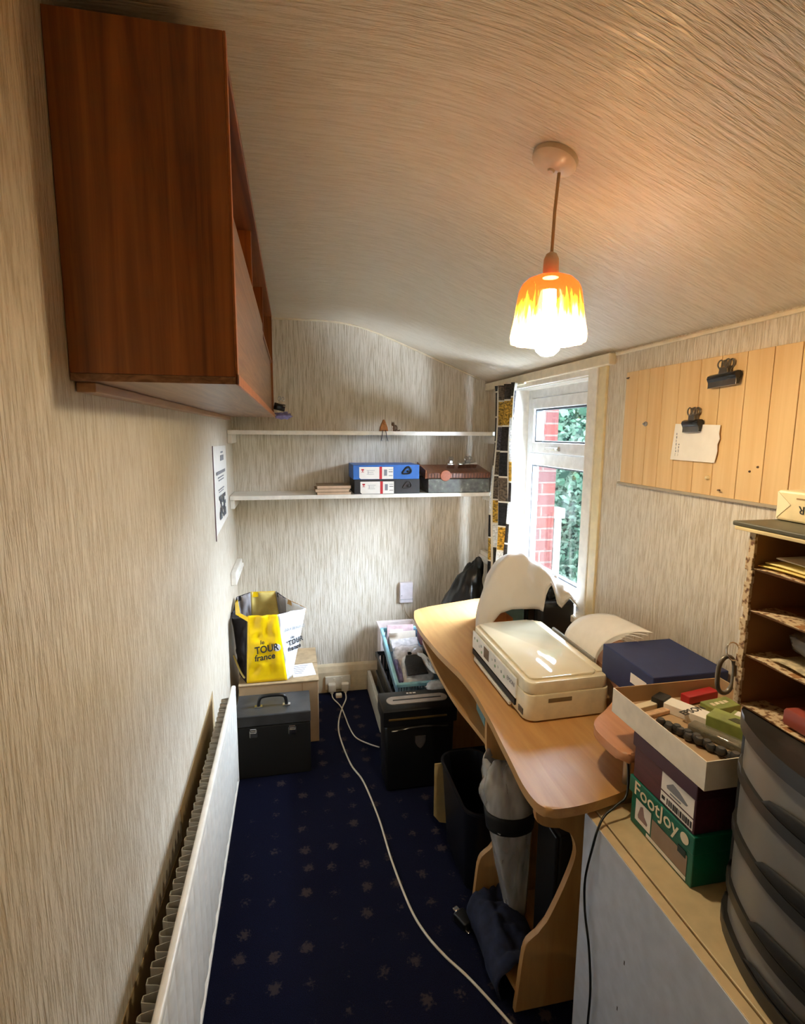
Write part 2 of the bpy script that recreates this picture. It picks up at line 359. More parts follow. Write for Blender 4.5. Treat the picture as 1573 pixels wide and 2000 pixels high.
# ------------------------------------------------------------------ pendant lamp
LX, LY = .540, 1.105; LZ = zc(LX)
lamp = thing('pendant_light', 'lit pendant lamp with a scalloped orange glass shade under the sloping ceiling', 'lamp', (LX, LY, 1.765))
tilt = T(LX, LY, LZ) @ RY(math.degrees(math.atan(.37)))
mb = MB(); mb.lathe([(.0, -.030), (.006, -.030), (.008, -.026), (.040, -.016), (.0465, -.010), (.0475, .004)], n=40, M=tilt); part('ceiling_rose', mb, pm('beige_plastic', srgb(222, 206, 180), .3), lamp, smooth=40)
mb = MB(); mb.tube([(LX+.009, LY, LZ-.024), (LX+.003, LY, LZ-.1), (LX, LY, 1.968)], .0035, 8); part('cord', mb, pm('tan_flex', srgb(190, 160, 116), .6), lamp)
mb = MB(); mb.lathe([(.004, 1.976), (.011, 1.972), (.0155, 1.962), (.0165, 1.932), (.0165, 1.925)], (LX, LY, 0), 24); part('lamp_holder', mb, pm('tan_plastic', srgb(206, 190, 164), .45), lamp, smooth=40)
k = N('orange_flashed_glass'); v = k.coords((1, 1, 1)); sp = k.n('ShaderNodeSeparateXYZ'); k.l(v, sp.inputs[0])
st = k.n('ShaderNodeTexNoise', i_Scale=1.0, i_Detail=3.0); k.l(k.coords((110, 110, 7)), st.inputs['Vector'])
ad = k.n('ShaderNodeMath', operation='MULTIPLY_ADD'); k.l(st.outputs[0], ad.inputs[0]); ad.inputs[1].default_value = .15; k.l(sp.outputs[2], ad.inputs[2])
mr = k.n('ShaderNodeMapRange'); mr.inputs[1].default_value = .085; mr.inputs[2].default_value = .205; k.l(ad.outputs[0], mr.inputs[0])
gc = k.ramp(mr.outputs[0], [(.0, (.95, .80, .52)), (.40, (.85, .52, .12)), (.60, (.55, .15, .012)), (.85, (.20, .018, .003))])
trl = k.n('ShaderNodeBsdfTranslucent'); tsp = k.n('ShaderNodeBsdfTransparent'); gl = k.n('ShaderNodeBsdfGlossy', i_Roughness=.15)
mu = k.n('ShaderNodeMixRGB', blend_type='MULTIPLY'); mu.inputs[0].default_value = 1; mu.inputs[2].default_value = (.50, .50, .50, 1); k.l(gc, mu.inputs[1])
k.l(mu.outputs[0], trl.inputs[0]); tsp.inputs[0].default_value = (1, .84, .58, 1)
dfs = k.n('ShaderNodeBsdfDiffuse'); m0 = k.n('ShaderNodeMixShader'); m0.inputs[0].default_value = .4; k.l(mu.outputs[0], dfs.inputs[0]); k.l(trl.outputs[0], m0.inputs[1]); k.l(dfs.outputs[0], m0.inputs[2])
m1 = k.n('ShaderNodeMixShader'); m1.inputs[0].default_value = .09; k.l(m0.outputs[0], m1.inputs[1]); k.l(tsp.outputs[0], m1.inputs[2])
m2 = k.n('ShaderNodeMixShader'); m2.inputs[0].default_value = .05; k.l(m1.outputs[0], m2.inputs[1]); k.l(gl.outputs[0], m2.inputs[2]); k.l(m2.outputs[0], k.o.inputs[0])
def sc(a, t): return 1 + (.035*abs(math.cos(6*a)) - .03)*min(1, .3+t*1.2) - (.03*abs(math.sin(6*a))**4 if t > .9 else 0)
prof = [(.017, 1.928), (.032, 1.927), (.047, 1.921), (.058, 1.911), (.0635, 1.900), (.0655, 1.890), (.0685, 1.872), (.0725, 1.845), (.077, 1.822), (.0795, 1.808), (.0785, 1.797), (.0775, 1.792)]
mb = MB(); mb.lathe(prof, (LX, LY, 0), 96, sc, cap=False)
part('lamp_shade', mb, k.m, lamp, smooth=60)
k = N('lit_bulb'); em = k.n('ShaderNodeEmission'); em.inputs[0].default_value = (1, .83, .54, 1); em.inputs[1].default_value = BULB; k.l(em.outputs[0], k.o.inputs[0])
mb = MB(); mb.lathe([(.0005, 1.764), (.014, 1.767), (.024, 1.776), (.0285, 1.790), (.0275, 1.806), (.022, 1.830), (.014, 1.858), (.0135, 1.90)], (LX, LY, 0), 28); part('bulb', mb, k.m, lamp, smooth=1)
# ------------------------------------------------------------------ wall cupboard
CX, CY0, CY1, CZ0, CZ1 = -.088, .930, 2.90, 1.676, 2.190
cab = thing('wall_cupboard', 'long reddish wooden cupboard hung on the left wall, open shelves above sliding doors', 'cupboard', (XL, CY0, CZ0))
mb = MB(); mb.box(XL+.001, CX, CY0, CY0+.018, CZ0+.012, CZ1, bev=.001); part('end_panel', mb, M_mahog, cab, 'dark red grained end panel')
mb = MB(); mb.box(XL+.001, CX-.001, CY1-.018, CY1, CZ0+.012, CZ1, bev=.001); part('end_panel', mb, M_mahog, cab)
mb = MB(); mb.box(CX, CX+.004, CY0, CY0+.018, CZ0, CZ1, bev=.0008); mb.box(CX, CX+.004, CY0, CY1, CZ0, CZ0+.018, bev=.0008); part('lipping', mb, M_edge, cab, 'bright orange wooden edge strip')
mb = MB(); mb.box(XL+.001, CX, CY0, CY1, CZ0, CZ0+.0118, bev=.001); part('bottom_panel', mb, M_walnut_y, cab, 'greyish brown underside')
mb = MB(); mb.box(XL+.001, CX, CY0+.018, CY1-.018, CZ1-.018, CZ1, bev=.001); part('top_panel', mb, M_mahog_y, cab)
mb = MB(); mb.box(XL+.001, XL+.007, CY0+.018, CY1-.018, CZ0+.012, CZ1-.018); part('back_panel', mb, M_mahog_y, cab)
mb = MB(); mb.box(XL+.001, XL+.030, CY0+.02, CY1-.02, CZ0-.016, CZ0, bev=.002); part('wall_batten', mb, wood('pale_batten', srgb(166, 120, 82), srgb(190, 148, 110), (20, 2, 20)), cab)
mb = MB(); mb.box(XL+.007, CX-.006, CY0+.018, CY1-.018, 1.945, 1.957, bev=.001); part('middle_shelf', mb, M_mahog_y, cab)
for y in (1.70, 2.32):
    mb = MB(); mb.box(XL+.007, CX-.016, y, y+.016, 1.957, CZ1-.018, bev=.001); part('divider', mb, M_mahog, cab)
for y0, y1, dx in ((CY0+.019, 1.95, 0), (1.93, CY1-.019, .009)):
    mb = MB(); mb.box(CX-.010-dx, CX-.002-dx, y0, y1, CZ0+.019, 1.962, bev=.001); d = part('sliding_door', mb, M_walnut_y, cab, 'pale greyish brown sliding door')  # greyish door tone carries the window's reflection in its colour
    mb = MB(); fy = y0+.045; mb.prism([(fy+.011*math.cos(a)+0, 1.80+.05*(1 if math.sin(a) > 0 else -1)+.011*math.sin(a)) for a in [i*math.pi/8 for i in range(16)]], 'X', CX-.003-dx, CX-.0012-dx)
    part('finger_pull', mb, M_edge, d)
# clip with a scrap of bag on the far lower corner
def bulldog(name_, M, w_, label, group=None, mat=None, cat='clip'):
    t = thing('bulldog_clip', label, cat, M.translation, group)
    mb = MB()
    mb.prism([(-.010, 0), (-.013, .006), (-.011, .013), (-.004, .017), (.004, .017), (.011, .013), (.013, .006), (.010, 0), (.006, -.004), (.004, -.018), (-.004, -.018), (-.006, -.004)], 'X', -w_/2, w_/2, bev=.001, M=M); part('jaw', mb, mat or M_blackmetal, t, smooth=40)
    mb = MB(); mb.box(-w_/2, w_/2, .0045, .0065, -.020, -.003, bev=.0006, M=M); part('jaw_lip', mb, M_steel, t)
    for sy in (-1, 1):
        mb = MB()
        hw = min(.022, w_*.28); yy = sy*.006
        mb.prism([(-hw*.75, .012), (hw*.75, .012), (hw*.62, .026), (hw*.80, .034), (0, .030), (-hw*.80, .034), (-hw*.62, .026)], 'Y', yy-.0009, yy+.0009, M=M)
        for sx in (-1, 1): mb.tube([M @ Vector((sx*hw*.55+hw*.40*math.cos(a), yy, .041+.0105*math.sin(a))) for a in [2*math.pi*i/18 for i in range(18)]], .0022, 6, closed=True)
        part('grip', mb, M_steel, t, 'dull steel grip')
    return t
bulldog('c', T(CX+.028, 2.874, 1.728) @ RY(12), .056, 'black bulldog clip hanging at the far lower corner of the wall cupboard')
mb = MB(); mb.blob((CX+.044, 2.868, 1.683), (.040, .022, .017), .5, 2.5, 4, 20, 14)
solo('crumpled_bag', mb, pm('lilac_film', srgb(120, 112, 160), .3, var=.35, vs=60), 'small crumpled lilac plastic bag held under the clip at the cupboard end', 'bag', smooth=50)

# ------------------------------------------------------------------ notice on the left wall
no = thing('paper_notice', 'printed white notice sheet fixed to the left wall below the cupboard', 'notice', (XL, 2.62, 1.15))
mb = MB(); mb.grid(lambda u, v_: (XL+.002+.003*math.sin(u*3)*v_, 2.40+.45*u, 1.147+.03*u+(.391-.036*u)*v_), 8, 6); part('sheet', mb, M_paper, no, solid=.0008)
Mn = frame((XL+.0058, 2.40, 1.147), (0, 1, 0), (0, 0, 1)); mb = MB()
bars(mb, Mn, [(.20, .32, .32, .345), (.22, .30, .355, .362), (.06, .36, .262, .276), (.10, .30, .245, .250), (.12, .30, .232, .237), (.10, .30, .19, .195), (.12, .28, .18, .184)]); part('print', mb, M_grey_ink, no)
mb = MB(); rr = random.Random(5); bars(mb, Mn, [(.10+.024*i, .10+.024*(i+1), .055+.018*j, .055+.018*(j+1)) for i in range(10) for j in range(6) if rr.random() < .55]); part('printed_picture', mb, pm('dark_grey_print', srgb(92, 96, 104), .6), no)
mb = MB(); mb.box(XL+.001, XL+.004, 2.392, 2.397, 1.13, 1.54); part('dark_edge', mb, pm('maroon_tape', srgb(90, 52, 60), .6), no)

# ------------------------------------------------------------------ shelves on the end wall
def shelf(z, lab, yf):
    t = thing('wall_shelf', lab, 'shelf', (XL, YB, z-.022))
    mb = MB(); mb.box(XL+.002, XR-.002, yf, YB-.001, z-.022, z, bev=.002); part('board', mb, M_white, t)
    for x0, x1 in ((XL+.001, XL+.024), (XR-.024, XR-.001)):
        mb = MB(); mb.box(x0, x1, yf+.01, YB-.001, z-.070, z-.0225, bev=.003); part('batten', mb, M_white, t)
    return t
Z1, Z2, YS = 1.609, 1.262, 2.945
shelf(Z1, 'upper white painted shelf across the end wall, holding two tiny figures', YS)
shelf(Z2, 'lower white painted shelf across the end wall, holding files and a case', YS)
for x0, x1, lab in ((XL+.001, XL+.03, 'short white batten on the left wall above the yellow bag'), (XR-.03, XR-.001, 'short white batten on the right wall behind the black sack')):
    mb = MB(); mb.box(x0, x1, 2.86, YB-.002, .80, .87, bev=.004); mb.box(min(x0, x1)+(.008 if x0 < 0 else -.008), max(x0, x1)+(.008 if x0 < 0 else -.008), 2.92, YB-.002, .825, .845, bev=.003)
    solo('wall_batten', mb, M_white, lab, 'batten')
# figures
bd = thing('bird_figure', 'small brown triangular bird figure with wire legs dangling over the upper shelf', 'ornament', (.497, 2.955, Z1))
mb = MB(); mb.prism([(-.020, 0), (.020, 0), (.018, .018), (.004, .052), (.001, .054), (-.004, .050), (-.017, .018)], 'Y', -.012, .012, bev=.004, M=T(.495, 2.962, Z1) @ Matrix.Diagonal((1.22, 1, 1.18, 1))); part('body', mb, pm('carved_brown_wood', srgb(158, 96, 40), .5, var=.3), bd)
mb = MB(); mb.lathe([(.0045, 0), (.0005, .016)], n=10, M=T(.497, 2.949, Z1+.040) @ RX(100)); part('beak', mb, pm('orange_beak', srgb(200, 130, 50), .5), bd)
for sx in (-1, 1):
    x1 = .495+sx*.017; mb = MB(); mb.tube([(.495+sx*.006, 2.957, Z1+.004), (.495+sx*.008, YS-.006, Z1+.004), (x1, YS-.010, Z1-.050)], .0019, 6); lg = part('leg', mb, M_matt, bd)
    mb = MB(); mb.box(x1-.006, x1+.006, YS-.024, YS-.006, Z1-.054, Z1-.050, bev=.001); part('foot', mb, M_steel, lg)
mb = MB(); mb.blob((.562, 2.970, Z1+.017), (.014, .017, .018), .1, 2, 1); mb.blob((.548, 2.962, Z1+.038), (.0095, .010, .010), .1, 2, 2, 16, 10)
mb.lathe([(.003, 0), (.0004, .009)], (.543, 2.962, Z1+.045), 8); mb.lathe([(.003, 0), (.0004, .009)], (.552, 2.962, Z1+.045), 8)
mb.lathe([(.0035, .0), (.003, .03)], (.549, 2.953, Z1), 8); mb.lathe([(.0035, .0), (.003, .03)], (.556, 2.953, Z1), 8); mb.tube([(.574, 2.972, Z1+.004), (.583, 2.968, Z1+.004), (.588, 2.962, Z1+.007)], .003, 6)
solo('cat_figure', mb, pm('mottled_brown_figure', srgb(92, 66, 36), .5, var=.5, vs=200), 'tiny mottled brown seated cat figure beside the triangular bird', 'ornament', smooth=50)
# booklets
for i, (dx, dy, dz, th, lab) in enumerate(((0, 0, 0, .014, 'bottom'), (-.010, .004, .0142, .017, 'middle'), (.0, .010, .0314, .017, 'topmost'))):
    b = thing('booklet', f'buff paper booklet on the lower shelf, {lab} of the stack left of the files', 'booklet', (.215, 3.03, Z2+dz), 'booklets on the lower shelf')
    mb = MB(); mb.box(.128+dx, .312+dx, 2.952+dy, 3.12+dy, Z2+dz+.001, Z2+dz+th-.0012); part('pages', mb, pm('buff_pages', srgb(206, 176, 148), .8), b)
    mb = MB()
    mb.box(.126+dx, .314+dx, 2.950+dy, 3.122+dy, Z2+dz, Z2+dz+.001); mb.box(.126+dx, .314+dx, 2.950+dy, 3.122+dy, Z2+dz+th-.0012, Z2+dz+th-.0002); part('cover', mb, pm('brown_cover', srgb(132, 108, 78), .6), b)
# box files
def boxfile(x0, x1, y0, y1, z0, z1, matl, lab, bright):
    t = thing('box_file', lab, 'file', ((x0+x1)/2, (y0+y1)/2, z0), 'box files on the lower shelf')
    mb = MB(); mb.box(x0, x1, y0, y1, z0, z1, bev=.003); part('case', mb, matl, t)
    W = x1-x0; H = z1-z0; M_ = frame((x0, y0-.0005, z0), (1, 0, 0), (0, 0, 1))
    mb = MB(); mb.prism([(x0+W*.10, z0+H*.08), (x0+W*.115, z0+H*.03), (x0+W*.60, z0+H*.03), (x0+W*.60, z0+H*.86), (x0+W*.09, z0+H*.86), (x0+W*.09, z0+H*.13)], 'Y', y0-.0012, y0); lb = part('spine_label', mb, M_paper, t)
    mb = MB(); bars(mb, frame((x0, y0-.0012, z0), (1, 0, 0), (0, 0, 1)), [(W*.39, W*.43, H*.02, H*.88)]); part('red_band', mb, M_red_ink, lb)
    mb = MB(); MM = frame((x0, y0-.0012, z0), (1, 0, 0), (0, 0, 1)); bars(mb, MM, [(W*.53, W*.59, H*.50, H*.54), (W*.53, W*.59, H*.66, H*.68), (W*.53, W*.59, H*.24, H*.27)]); part('print', mb, M_ink, lb)
    mb = MB(); bars(mb, MM, [(W*.46, W*.505, H*.25, H*.68)]); part('print', mb, M_grey_ink, lb)
    mb = MB(); bars(mb, MM, [(W*.20, W*.32, H*.60, H*.62), (W*.21, W*.30, H*.48, H*.50), (W*.20, W*.31, H*.36, H*.38), (W*.22, W*.225, H*.36, H*.62)]); part('print', mb, M_grey_ink, lb)
    mb = MB(); bars(mb, MM, [(W*.12, W*.16, H*.62, H*.72), (W*.12, W*.16, H*.50, H*.53), (W*.135, W*.145, H*.53, H*.62)]); part('print', mb, M_red_ink, lb)
    mb = MB(); pts_ = spline([Vector(p) for p in ((.74, 0, .44), (.80, 0, .80), (.84, 0, .84), (.87, 0, .62), (.85, 0, .42), (.79, 0, .38))], 6, True)
    mb.tube([(x0+W*p.x, y0-.003, z0+H*p.z) for p in pts_], .005 if bright else .003, 6, closed=True)
    mb.tube([(x0+W*.805, y0-.0015, z0+H*.55), (x0+W*.845, y0-.0015, z0+H*.55)], .006, 8); part('finger_pull', mb, M_black if bright else pm('faded_black', srgb(50, 48, 50), .5), t, smooth=1)
boxfile(.330, .700, 2.948, 3.185, Z2, Z2+.081, pm('charcoal_cloth', srgb(42, 41, 44), .5), 'black box file on the lower shelf, underneath the blue one', 0)
boxfile(.324, .698, 2.950, 3.185, Z2+.0815, Z2+.162, pm('blue_cloth', srgb(52, 108, 186), .45), 'bright blue box file lying on the black one', 1)
# grey case, wooden tray, disc and clips
mb = MB(); mb.box(.752, 1.118, 2.955, 3.182, Z2, Z2+.080, bev=.003)
k = N('marbled_grey_card'); nz = k.n('ShaderNodeTexNoise', i_Scale=34.0, i_Detail=5.0); k.l(k.coords((1, 1, 1)), nz.inputs[0])
k.l(k.ramp(nz.outputs[0], [(.35, srgb(78, 78, 74)), (.62, srgb(112, 114, 108)), (.72, srgb(168, 170, 160))]), k.b.inputs['Base Color']); k.b.inputs['Roughness'].default_value = .5
solo('marbled_case', mb, k.m, 'grey marbled flat case at the right end of the lower shelf under a wooden lid', 'case')
wl = thing('wicker_lid', 'sloping brown woven wooden lid resting on the grey marbled case', 'lid', (.92, 3.06, Z2+.080))
mb = MB(); ML = T(.0, 2.950, Z2+.0815) @ RX(9)
mb.box(.738, 1.122, 0, .225, 0, .034, bev=.006, M=ML); part('panel', mb, wood('reddish_woven_wood', srgb(96, 54, 34), srgb(142, 90, 62), (60, 8, 30), .4), wl)
mb = MB()
for i in range(21): mb.box(.748+i*.018, .752+i*.018, -.003, .001, .003, .031, M=ML)
part('weave_strip', mb, pm('dark_weave', srgb(70, 40, 28), .6), wl)
mb = MB(); mb.box(.732, .740, .0, .225, .0, .050, bev=.003, M=ML); part('side_rail', mb, M_mahog_y, wl)
mb = MB(); mb.lathe([(.0, 0), (.030, 0), (.032, .004), (.030, .008), (0, .008)], n=28, M=T(.850, 2.946, Z2+.100) @ RX(96)); solo('wooden_disc', mb, wood('orange_disc', srgb(136, 66, 34), srgb(170, 92, 50), (50, 50, 50)), 'round orange brown wooden disc leaning on the front of the woven lid', 'disc')
bulldog('c', T(.905, 3.035, Z2+.152) @ RX(12), .045, 'small shiny bulldog clip on the woven lid, left one of the pair', 'clips on the woven lid', M_chrome)
bulldog('c', T(1.005, 3.030, Z2+.154) @ RZ(10) @ RX(12), .120, 'long shiny bulldog clip on the woven lid, right one of the pair', 'clips on the woven lid', M_chrome)

# ------------------------------------------------------------------ radiator
RXF, RY0, RY1, RZ0, RZ1 = -.243, .45, 2.10, .185, .605
rad = thing('radiator', 'long white panel radiator with corrugated fins along the left wall', 'radiator', (RXF, 1.3, RZ0))
mb = MB(); ny = int((RY1-RY0)/.0333)
def rp(u, v_):
    y = RY0+(RY1-RY0)*u; z = RZ0+(RZ1-.012-RZ0)*v_; fl = abs(math.sin(math.pi*(y-RY0)/.0667))
    e = min(1, min(v_, 1-v_)*14)
    return (RXF-.013+.011*(fl**.35)*e, y, z)
mb.grid(rp, ny*10, 30); part('front_panel', mb, M_white, rad, smooth=1, solid=.0016)
mb = MB(); mb.box(RXF-.016, RXF+.001, RY0-.004, RY1+.004, RZ1-.022, RZ1, bev=.006, seg=3); mb.box(RXF-.014, RXF-.001, RY0-.004, RY1+.004, RZ0-.006, RZ0+.008, bev=.004); mb.box(RXF-.015, RXF, RY1-.004, RY1+.008, RZ0, RZ1-.004, bev=.004); part('rim', mb, M_white, rad, smooth=40)
mb = MB()
def fin(u, v_):
    y = RY0+.02+(RY1-RY0-.05)*u; q = ((y-RY0)/.0333) % 1
    x = RXF-.018-.030*min(1, max(0, 3.2*(abs(q-.5)*2)-.9)); return (x, y, RZ0+.015+(RZ1-.045-RZ0)*v_)
mb.grid(fin, ny*8, 1); part('convector_fins', mb, pm('greyed_radiator_paint', srgb(176, 170, 158), .4), rad, solid=.0014)
for y in (.75, 1.75):
    mb = MB(); mb.box(XL+.0165, RXF-.020, y, y+.03, RZ0+.06, RZ0+.30, bev=.003); part('bracket', mb, M_white, rad)
# ------------------------------------------------------------------ far left corner: case, carton, bag
bc = thing('black_case', 'black box case with a top handle on the carpet by the radiator end', 'case', (-.115, 2.49, 0))
mb = MB(); mb.box(-.285, .054, 2.392, 2.598, .002, .255, bev=.004); part('body', mb, M_matt, bc)
mb = MB(); mb.box(-.287, .056, 2.390, 2.600, .257, .312, bev=.005); lid = part('lid', mb, pm('worn_grey_black', srgb(58, 58, 60), .45, var=.3, vs=14), bc, 'worn grey black lid')
mb = MB(); hx0, hx1, hy = -.185, -.055, 2.47
mb.tube([(hx0, hy, .312), (hx0+.004, hy, .345), (hx0+.018, hy, .362), (-.12, hy, .366), (hx1-.018, hy, .362), (hx1-.004, hy, .345), (hx1, hy, .312)], .0085, 10, smooth=3); part('handle', mb, M_black, lid, smooth=1)
for x in (hx0, hx1):
    mb = MB(); mb.box(x-.018, x+.018, hy-.012, hy+.012, .312, .317, bev=.002); part('handle_mount', mb, M_steel, lid)
for x in (-.205, -.030):
    mb = MB(); mb.box(x-.018, x+.018, 2.386, 2.392, .205, .240, bev=.003); l_ = part('latch', mb, M_steel, bc, 'dull steel latch')
    mb = MB(); mb.tube([(x-.013, 2.382, .232), (x-.013, 2.378, .252), (x+.013, 2.378, .252), (x+.013, 2.382, .232)], .0025, 6, closed=True); part('latch_loop', mb, M_chrome, l_)
cb_ = thing('cardboard_box', 'worn brown cardboard carton with a white label behind the black case', 'box', (-.10, 2.84, 0))
mb = MB(); mb.box(-.290, .104, 2.640, 3.060, .002, .338, bev=.004); part('carton', mb, M_card, cb_)
mb = MB()
mb.box(-.292, .106, 2.636, 2.846, .3385, .344, bev=.001); mb.box(-.292, .106, 2.850, 3.062, .3385, .346, bev=.001); part('top_flap', mb, pm('worn_card', srgb(170, 146, 112), .8, var=.2, vs=20), cb_)
mb = MB(); mb.box(.020, .024, 2.6355, 2.6375, .01, .335); mb.box(.104, .1065, 2.70, 2.76, .01, .338); part('brown_tape', mb, pm('tape', srgb(150, 112, 70), .4), cb_)
mb = MB(); ML = T(.03, 2.765, .3445) @ RZ(6); mb.box(-.060, .058, -.075, .075, 0, .0012, M=ML); lb = part('address_label', mb, M_paper, cb_)
mb = MB(); bars(mb, ML @ T(0, 0, .0012), [(-.05, .03-.01*i, .05-.022*i, .056-.022*i) for i in range(5)]); part('print', mb, M_grey_ink, lb)
bag = thing('shopping_bag', 'open yellow and white cycling race shopping bag standing on the cardboard carton', 'bag', (-.15, 2.80, .346))
ZB = .348
TP = {'FL': (-.236, 2.655, .700), 'FR': (-.091, 2.655, .698), 'RT': (.050, 2.735, .696), 'RF': (-.055, 2.86, .715), 'BR': (-.110, 2.95, .730), 'BL': (-.242, 2.95, .732), 'LB': (-.312, 2.93, .715), 'LL': (-.322, 2.76, .660)}
BP = {'FL': (-.252, 2.655, ZB), 'FR': (-.052, 2.655, ZB), 'RT': (-.030, 2.690, ZB), 'RF': (-.040, 2.86, ZB), 'BR': (-.060, 2.94, ZB), 'BL': (-.242, 2.94, ZB), 'LB': (-.290, 2.92, ZB), 'LL': (-.296, 2.76, ZB)}
def panel(a, b, amp, seed, z0=0, z1=1, off=0):
    A0, B0, A1, B1 = map(Vector, (BP[a], BP[b], TP[a], TP[b])); nrm = (B0-A0).cross(Vector((0, 0, 1))).normalized()
    def fn(u, v_):
        v2 = z0+(z1-z0)*v_; p = A0.lerp(B0, u).lerp(A1.lerp(B1, u), v2)
        e = min(1, min(u, 1-u)*6)*min(1, v2*8)
        return p + nrm*(amp*e*(noise.noise(Vector((u*3+seed, v2*5, seed)))+.4*noise.noise(Vector((u*7, v2*11, seed))))+off)
    return fn
M_yel = pm('yellow_woven_plastic', srgb(246, 206, 8), .35, var=.02, vs=70); M_yeld = pm('yellow_lining', srgb(206, 186, 110), .5); M_bw = pm('white_woven_plastic', srgb(232, 234, 240), .35)
M_dk = pm('black_woven_plastic', srgb(34, 32, 36), .4); M_gl = pm('grey_lining', srgb(150, 146, 150), .5)
for a, b, m_, lab in (('FL', 'FR', M_yel, 'yellow front panel with black lettering'), ('FR', 'RT', M_bw, 'white side panel with black lettering'), ('RT', 'RF', M_bw, None), ('RF', 'BR', M_gl, None), ('BR', 'BL', M_yeld, None), ('BL', 'LB', M_gl, None), ('LB', 'LL', M_dk, None), ('LL', 'FL', M_dk, 'black side panel')):
    mb = MB(); mb.grid(panel(a, b, .016, hash(a) % 1 + len(lab or 'xx')), 14, 26); q = part('panel', mb, m_, bag, lab, smooth=1, solid=.0012)
    if a == 'FL': yp = q
    if a == 'FR': wp = q
for a, b, m_ in (('BR', 'BL', M_yel), ('BL', 'LB', M_dk), ('RF', 'BR', M_dk), ('RT', 'RF', pm('tan_hem', srgb(190, 150, 90), .5)), ('LB', 'LL', M_dk)):
    mb = MB(); mb.grid(panel(a, b, 0, 1, .93, 1.005, .0025), 8, 2); part('hem', mb, m_, bag, solid=.001)
mb = MB(); mb.face([(-.300, 2.72, .690), (-.275, 2.70, .700), (-.232, 2.650, .694), (-.236, 2.650, .672)]); mb.face([(-.322, 2.92, .700), (-.308, 2.92, .704), (-.275, 2.70, .700), (-.300, 2.72, .690)]); part('strap', mb, M_yel, bag, 'yellow carrying strap', solid=.002)
mb = MB(); mb.tube([(-.320, 2.75, .46), (-.285, 2.69, .40), (-.262, 2.668, .37)], .005, 6, flat=.4, smooth=4); part('strap', mb, M_yeld, bag)
cx_ = -.150
for M_, par, k_ in ((frame((cx_, 2.6485, .520), (1, 0, -.0), (0, -.0, 1)), yp, 1.0), (frame((-.008, 2.6930, .535), (.86, .50, 0), (0, 0, 1)), wp, .74)):
    lettering('le', .030*k_, M_ @ T(-.020*k_, .040*k_, .002) @ RZ(3), M_ink, par, shear=.1, bold=.0006)
    lettering('TOUR', .052*k_, M_ @ T(.0, .004, .002) @ RZ(8), M_ink, par, shear=.1, bold=.0010, sx=.82)
    lettering('france', .044*k_, M_ @ T(-.010*k_, -.038*k_, .002) @ RZ(6), M_ink, par, shear=.15, bold=.0010, sx=.92)
mb = MB(); mb.lathe([(0, 0), (.019, 0), (.019, .0012), (0, .0012)], n=24, M=frame((cx_+.052, 2.648, .528), (1, 0, 0), (0, 0, 1))); part('white_spot', mb, M_bw, yp)
lettering('TOUR DE FRANCE', .021, frame((-.010, 2.6880, .612), (.86, .50, 0), (0, 0, 1)) @ T(0, 0, .003), M_grey_ink, wp, sx=.66)

# ------------------------------------------------------------------ sockets, plugs, leads
so = thing('double_socket', 'white double wall socket low on the end skirting, both outlets in use', 'socket', (.245, YB-.022, .03))
mb = MB(); mb.box(.166, .322, YB-.034, YB-.0225, .022, .108, bev=.003); part('plate', mb, pm('ivory_plastic', srgb(222, 212, 192), .35), so)
for x in (.222, .268):
    mb = MB(); mb.box(x-.006, x+.006, YB-.038, YB-.034, .082, .098, bev=.001); part('switch', mb, pm('ivory_plastic', srgb(222, 212, 192), .35), so)
def lead(name, label, plug, path, r=.0036):
    t = thing(name, label, 'cable', (path[-1][0], path[-1][1], 0))
    mb = MB(); mb.box(plug-.024, plug+.024, YB-.070, YB-.0345, .020, .072, bev=.008, seg=3); mb.box(plug-.010, plug+.010, YB-.066, YB-.044, .010, .022, bev=.003); part('plug', mb, pm('ivory_plastic', srgb(222, 212, 192), .35), t, smooth=40)
    mb = MB(); mb.tube(path, r, 8, smooth=6); part('flex', mb, pm('white_flex', srgb(226, 220, 206), .4), t, smooth=1)
lead('extension_lead', 'long white flex snaking from the right socket down the navy carpet to the foreground', .287, [(.287, YB-.054, .012), (.284, 3.06, .005), (.250, 2.95, .005), (.216, 2.79, .005), (.213, 2.643, .005), (.243, 2.411, .005), (.287, 2.264, .005), (.319, 2.017, .005), (.332, 1.787, .005), (.356, 1.578, .005), (.384, 1.472, .005), (.427, 1.383, .005), (.481, 1.298, .005), (.556, 1.150, .005), (.62, 1.0, .005), (.66, .80, .005)], .0042)
lead('shredder_lead', 'shorter white flex from the left socket curving across to the paper shredder', .205, [(.205, YB-.054, .012), (.208, 3.08, .005), (.243, 2.958, .014), (.258, 2.84, .013), (.271, 2.74, .005), (.295, 2.632, .005), (.350, 2.565, .005), (.402, 2.520, .006)])
mb = MB(); mb.box(.225, .262, 3.08, 3.112, .001, .024, bev=.006, seg=3); solo('cable_adaptor', mb, M_cream, 'small white plug adaptor lying on the carpet under the double socket', 'adaptor', smooth=40)
jb = thing('telephone_box', 'small white telephone box on the end wall beside the desk corner', 'telephone box', (.675, YB, .55))
mb = MB(); mb.box(.634, .716, YB-.030, YB-.001, .552, .680, bev=.004); part('cover', mb, pm('pale_lilac_white', srgb(216, 208, 214), .35), jb)
mb = MB(); mb.box(.634, .716, YB-.0315, YB-.030, .574, .576); mb.lathe([(0, 0), (.003, .0), (0, .002)], n=10, M=T(.645, YB-.030, .60) @ RX(90)); part('seam', mb, M_grey_ink, jb)
mb = MB(); mb.tube([(.660, YB-.012, .553), (.662, YB-.012, .525), (.676, YB-.010, .480), (.72, YB-.008, .425), (.80, YB-.010, .36), (.92, YB-.012, .30)], .0026, 6, smooth=5); part('wire', mb, pm('beige_wire', srgb(186, 166, 136), .5), jb)

